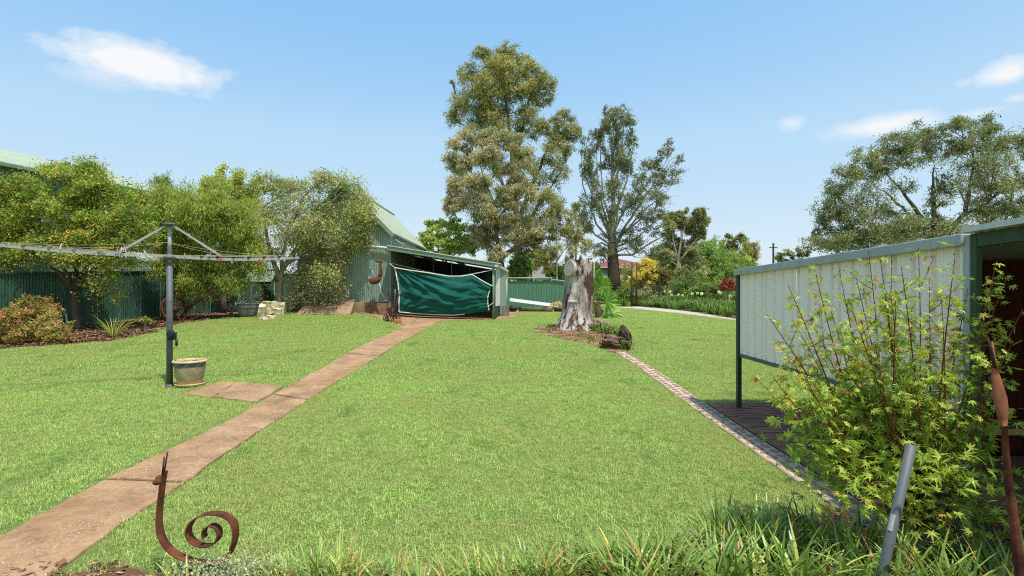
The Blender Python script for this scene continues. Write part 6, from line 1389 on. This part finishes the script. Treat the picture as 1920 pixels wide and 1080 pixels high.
def yard_bits():
    q = at(948, 586, 19.5); z = Z(q.x, 19.5); t = thing('crate', 'small slatted grey crate at the lean-to end wall', 'crate', (q.x, 19.5, z))
    for k in range(4): part('slat', G().box((q.x, 19.38, z + .08 + k * .09), (.26, .02, .06)), M['wood_grey'], t); part('slat', G().box((q.x, 19.62, z + .08 + k * .09), (.26, .02, .06)), M['wood_grey'], t)
    for sx in (-.12, .12): part('upright', G().box((q.x + sx, 19.5, z + .2), (.03, .2, .38)), M['wood_grey'], t)
    a = Vector((-.1, 24.3, Z(0, 24.3) + .4)); b = Vector((2.1, 24.2, Z(2, 24.2) + .12)); u = (b - a); 
    for k, (off, lab) in enumerate(((0, 'long white roofing sheet lying nearest the lean-to wall'), (.45, 'long white roofing sheet lying behind its twin'))):
        o = a + Vector((0, off, .06 * k)); single('roof_offcut', G().sheet(tuple(o), (0, .95, .2), tuple(u), .36, 0, u.length, 'trim', .13, .02), M['white'], lab, 'metal sheet', tuple(o), 'white roofing sheets by the fence')
    for k, (x0, x1, lab) in enumerate(((.3, 1.7, 'weathered edging log closest to the white sheets'), (1.8, 2.9, 'weathered edging log ending behind the stump'))):
        g = G().tube([(x0, 22.8 - .2 * k, Z(x0, 22.8) + .08), (x1, 22.5 - .2 * k, Z(x1, 22.6) + .08)], (.1, .08), 10); single('edging_log', g, M['rust_dark'] if k else M['bark'], lab, 'log', (x0, 22.8, Z(x0, 22.8)), 'logs edging the far yard', True)
    c = P(1045, 574); c = Vector(((1045 - 960) / FPX * 24.6, 24.6, Z(2.1, 24.6))); n = 1500; p = np.stack([rng.normal(c.x, .45, n), rng.normal(c.y, .3, n), np.zeros(n)], 1); p[:, 2] = c.z + np.clip(.35 * np.exp(-((p[:, 0] - c.x) / .5) ** 2) , 0, 1) * rng.random(n)
    V = leaf_faces(p, .25, .02, 0); o = link('straw_pile', fast_mesh('straw_pile', V - np.array(c), 4, rng.random(n)), M['straw'], None, c); o['kind'] = 'stuff'
    mt = at(955, 574, 22.5); single('scrap_motor', G().ball((mt.x + .15, 22.5, Z(mt.x, 22.5) + .15), .16, 12, 8, (1.3, 1, .9)).tube([(mt.x + .0, 22.4, Z(mt.x, 22.5) + .1), (mt.x + .5, 22.4, Z(mt.x, 22.5) + .2)], .05, 8), M['plastic_black'], 'dark scrap motor lying by the slatted crate', 'scrap', (mt.x, 22.5, Z(mt.x, 22.5)), smooth=True)
yard_bits()

# ------------------------------------------------------------------ houses and poles beyond the garden
def house(name, label, x0, x1, y0, y1, zb, ze, zr, wall, roof, wins, hip=True):
    t = thing(name, label, 'house', ((x0 + x1) / 2, y0, Z((x0 + x1) / 2, y0)))
    part('wall', G().box(((x0 + x1) / 2, (y0 + y1) / 2, (ze + zb) / 2), (x1 - x0, y1 - y0, ze - zb)), wall, t)
    o = .45; h = (y1 - y0) / 2 if hip else -o; ym = (y0 + y1) / 2; h = min(h, (x1 - x0) / 2 - .1)
    V = [(x0 - o, y0 - o, ze), (x1 + o, y0 - o, ze), (x1 + o, y1 + o, ze), (x0 - o, y1 + o, ze), (x0 + h, ym, zr), (x1 - h, ym, zr)]
    part('roof', G().add(V, [(0, 1, 5, 4), (2, 3, 4, 5), (1, 2, 5), (3, 0, 4), (3, 2, 1, 0)]), roof, t)
    part('gutter', G().box(((x0 + x1) / 2, y0 - o - .05, ze), (x1 - x0 + 2 * o, .1, .12)), M['white'], t)
    for (wx, wz, ww, wh) in wins:
        w = part('window', G().box((wx, y0 - .02, wz), (ww, .06, wh)), M['white'], t); part('pane', G().box((wx, y0 - .055, wz), (ww - .14, .02, wh - .14)), M['glass_dark'], w)
house('red_roof_house', 'distant house with a red tiled roof behind the stump', 9.2, 16.5, 62, 70, .2, 4.3, 5.6, M['wall_grey'], M['roof_red'], [(10.6, 3.0, 1.2, 1.0), (13.4, 3.0, 1.4, 1.0)])
house('grey_roof_house', 'low grey-roofed house between the stump and bare-limbed gum', 7.2, 9.8, 48, 55, .2, 2.3, 3.2, M['wall_grey'], M['roof_grey'], [(8.2, 1.6, .9, .8)])
house('brick_house', 'orange brick house seen behind the golden tree', 9.0, 15.5, 44, 52, .2, 2.4, 3.4, M['brick_wall'], M['roof_grey'], [(10.2, 1.6, 1.2, 1.0), (13.2, 1.6, 1.3, 1.0)])
house('white_house', 'pale house glimpsed beyond the yard fence', 1.0, 4.3, 52, 58, .2, 3.0, 4.0, M['white'], M['roof_grey'], [(2.0, 2.3, .9, .8), (3.4, 2.3, .9, .8)])
p = at(1450, 456, 60); single('power_pole', G().tube([(p.x, 60, Z(p.x, 60)), (p.x, 60, p.z)], (.14, .1), 8).box((p.x, 60, p.z - .5), (.9, .08, .1)), M['bark_dark'], 'thin dark power pole over the far treetops', 'pole', (p.x, 60, Z(p.x, 60)), smooth=False)
for i, (px, lab) in enumerate(((1184, 'thin dark tree trunk standing nearest the golden tree'), (1193, 'second thin dark tree trunk, close beside its pair'), (1236, 'thin dark tree trunk alone at the clumpy gum side of the golden tree'))):
    d = 29; b = at(px, 545, d); single('dark_trunk', G().tube([(b.x, d, Z(b.x, d)), (b.x + .03, d, at(px, 492, d).z)], (.06, .035), 8), M['bark_dark'], lab, 'post', (b.x, d, Z(b.x, d)), 'thin dark tree trunks by the golden tree', True)  # thin dark tree trunks, each a bare tapered tube
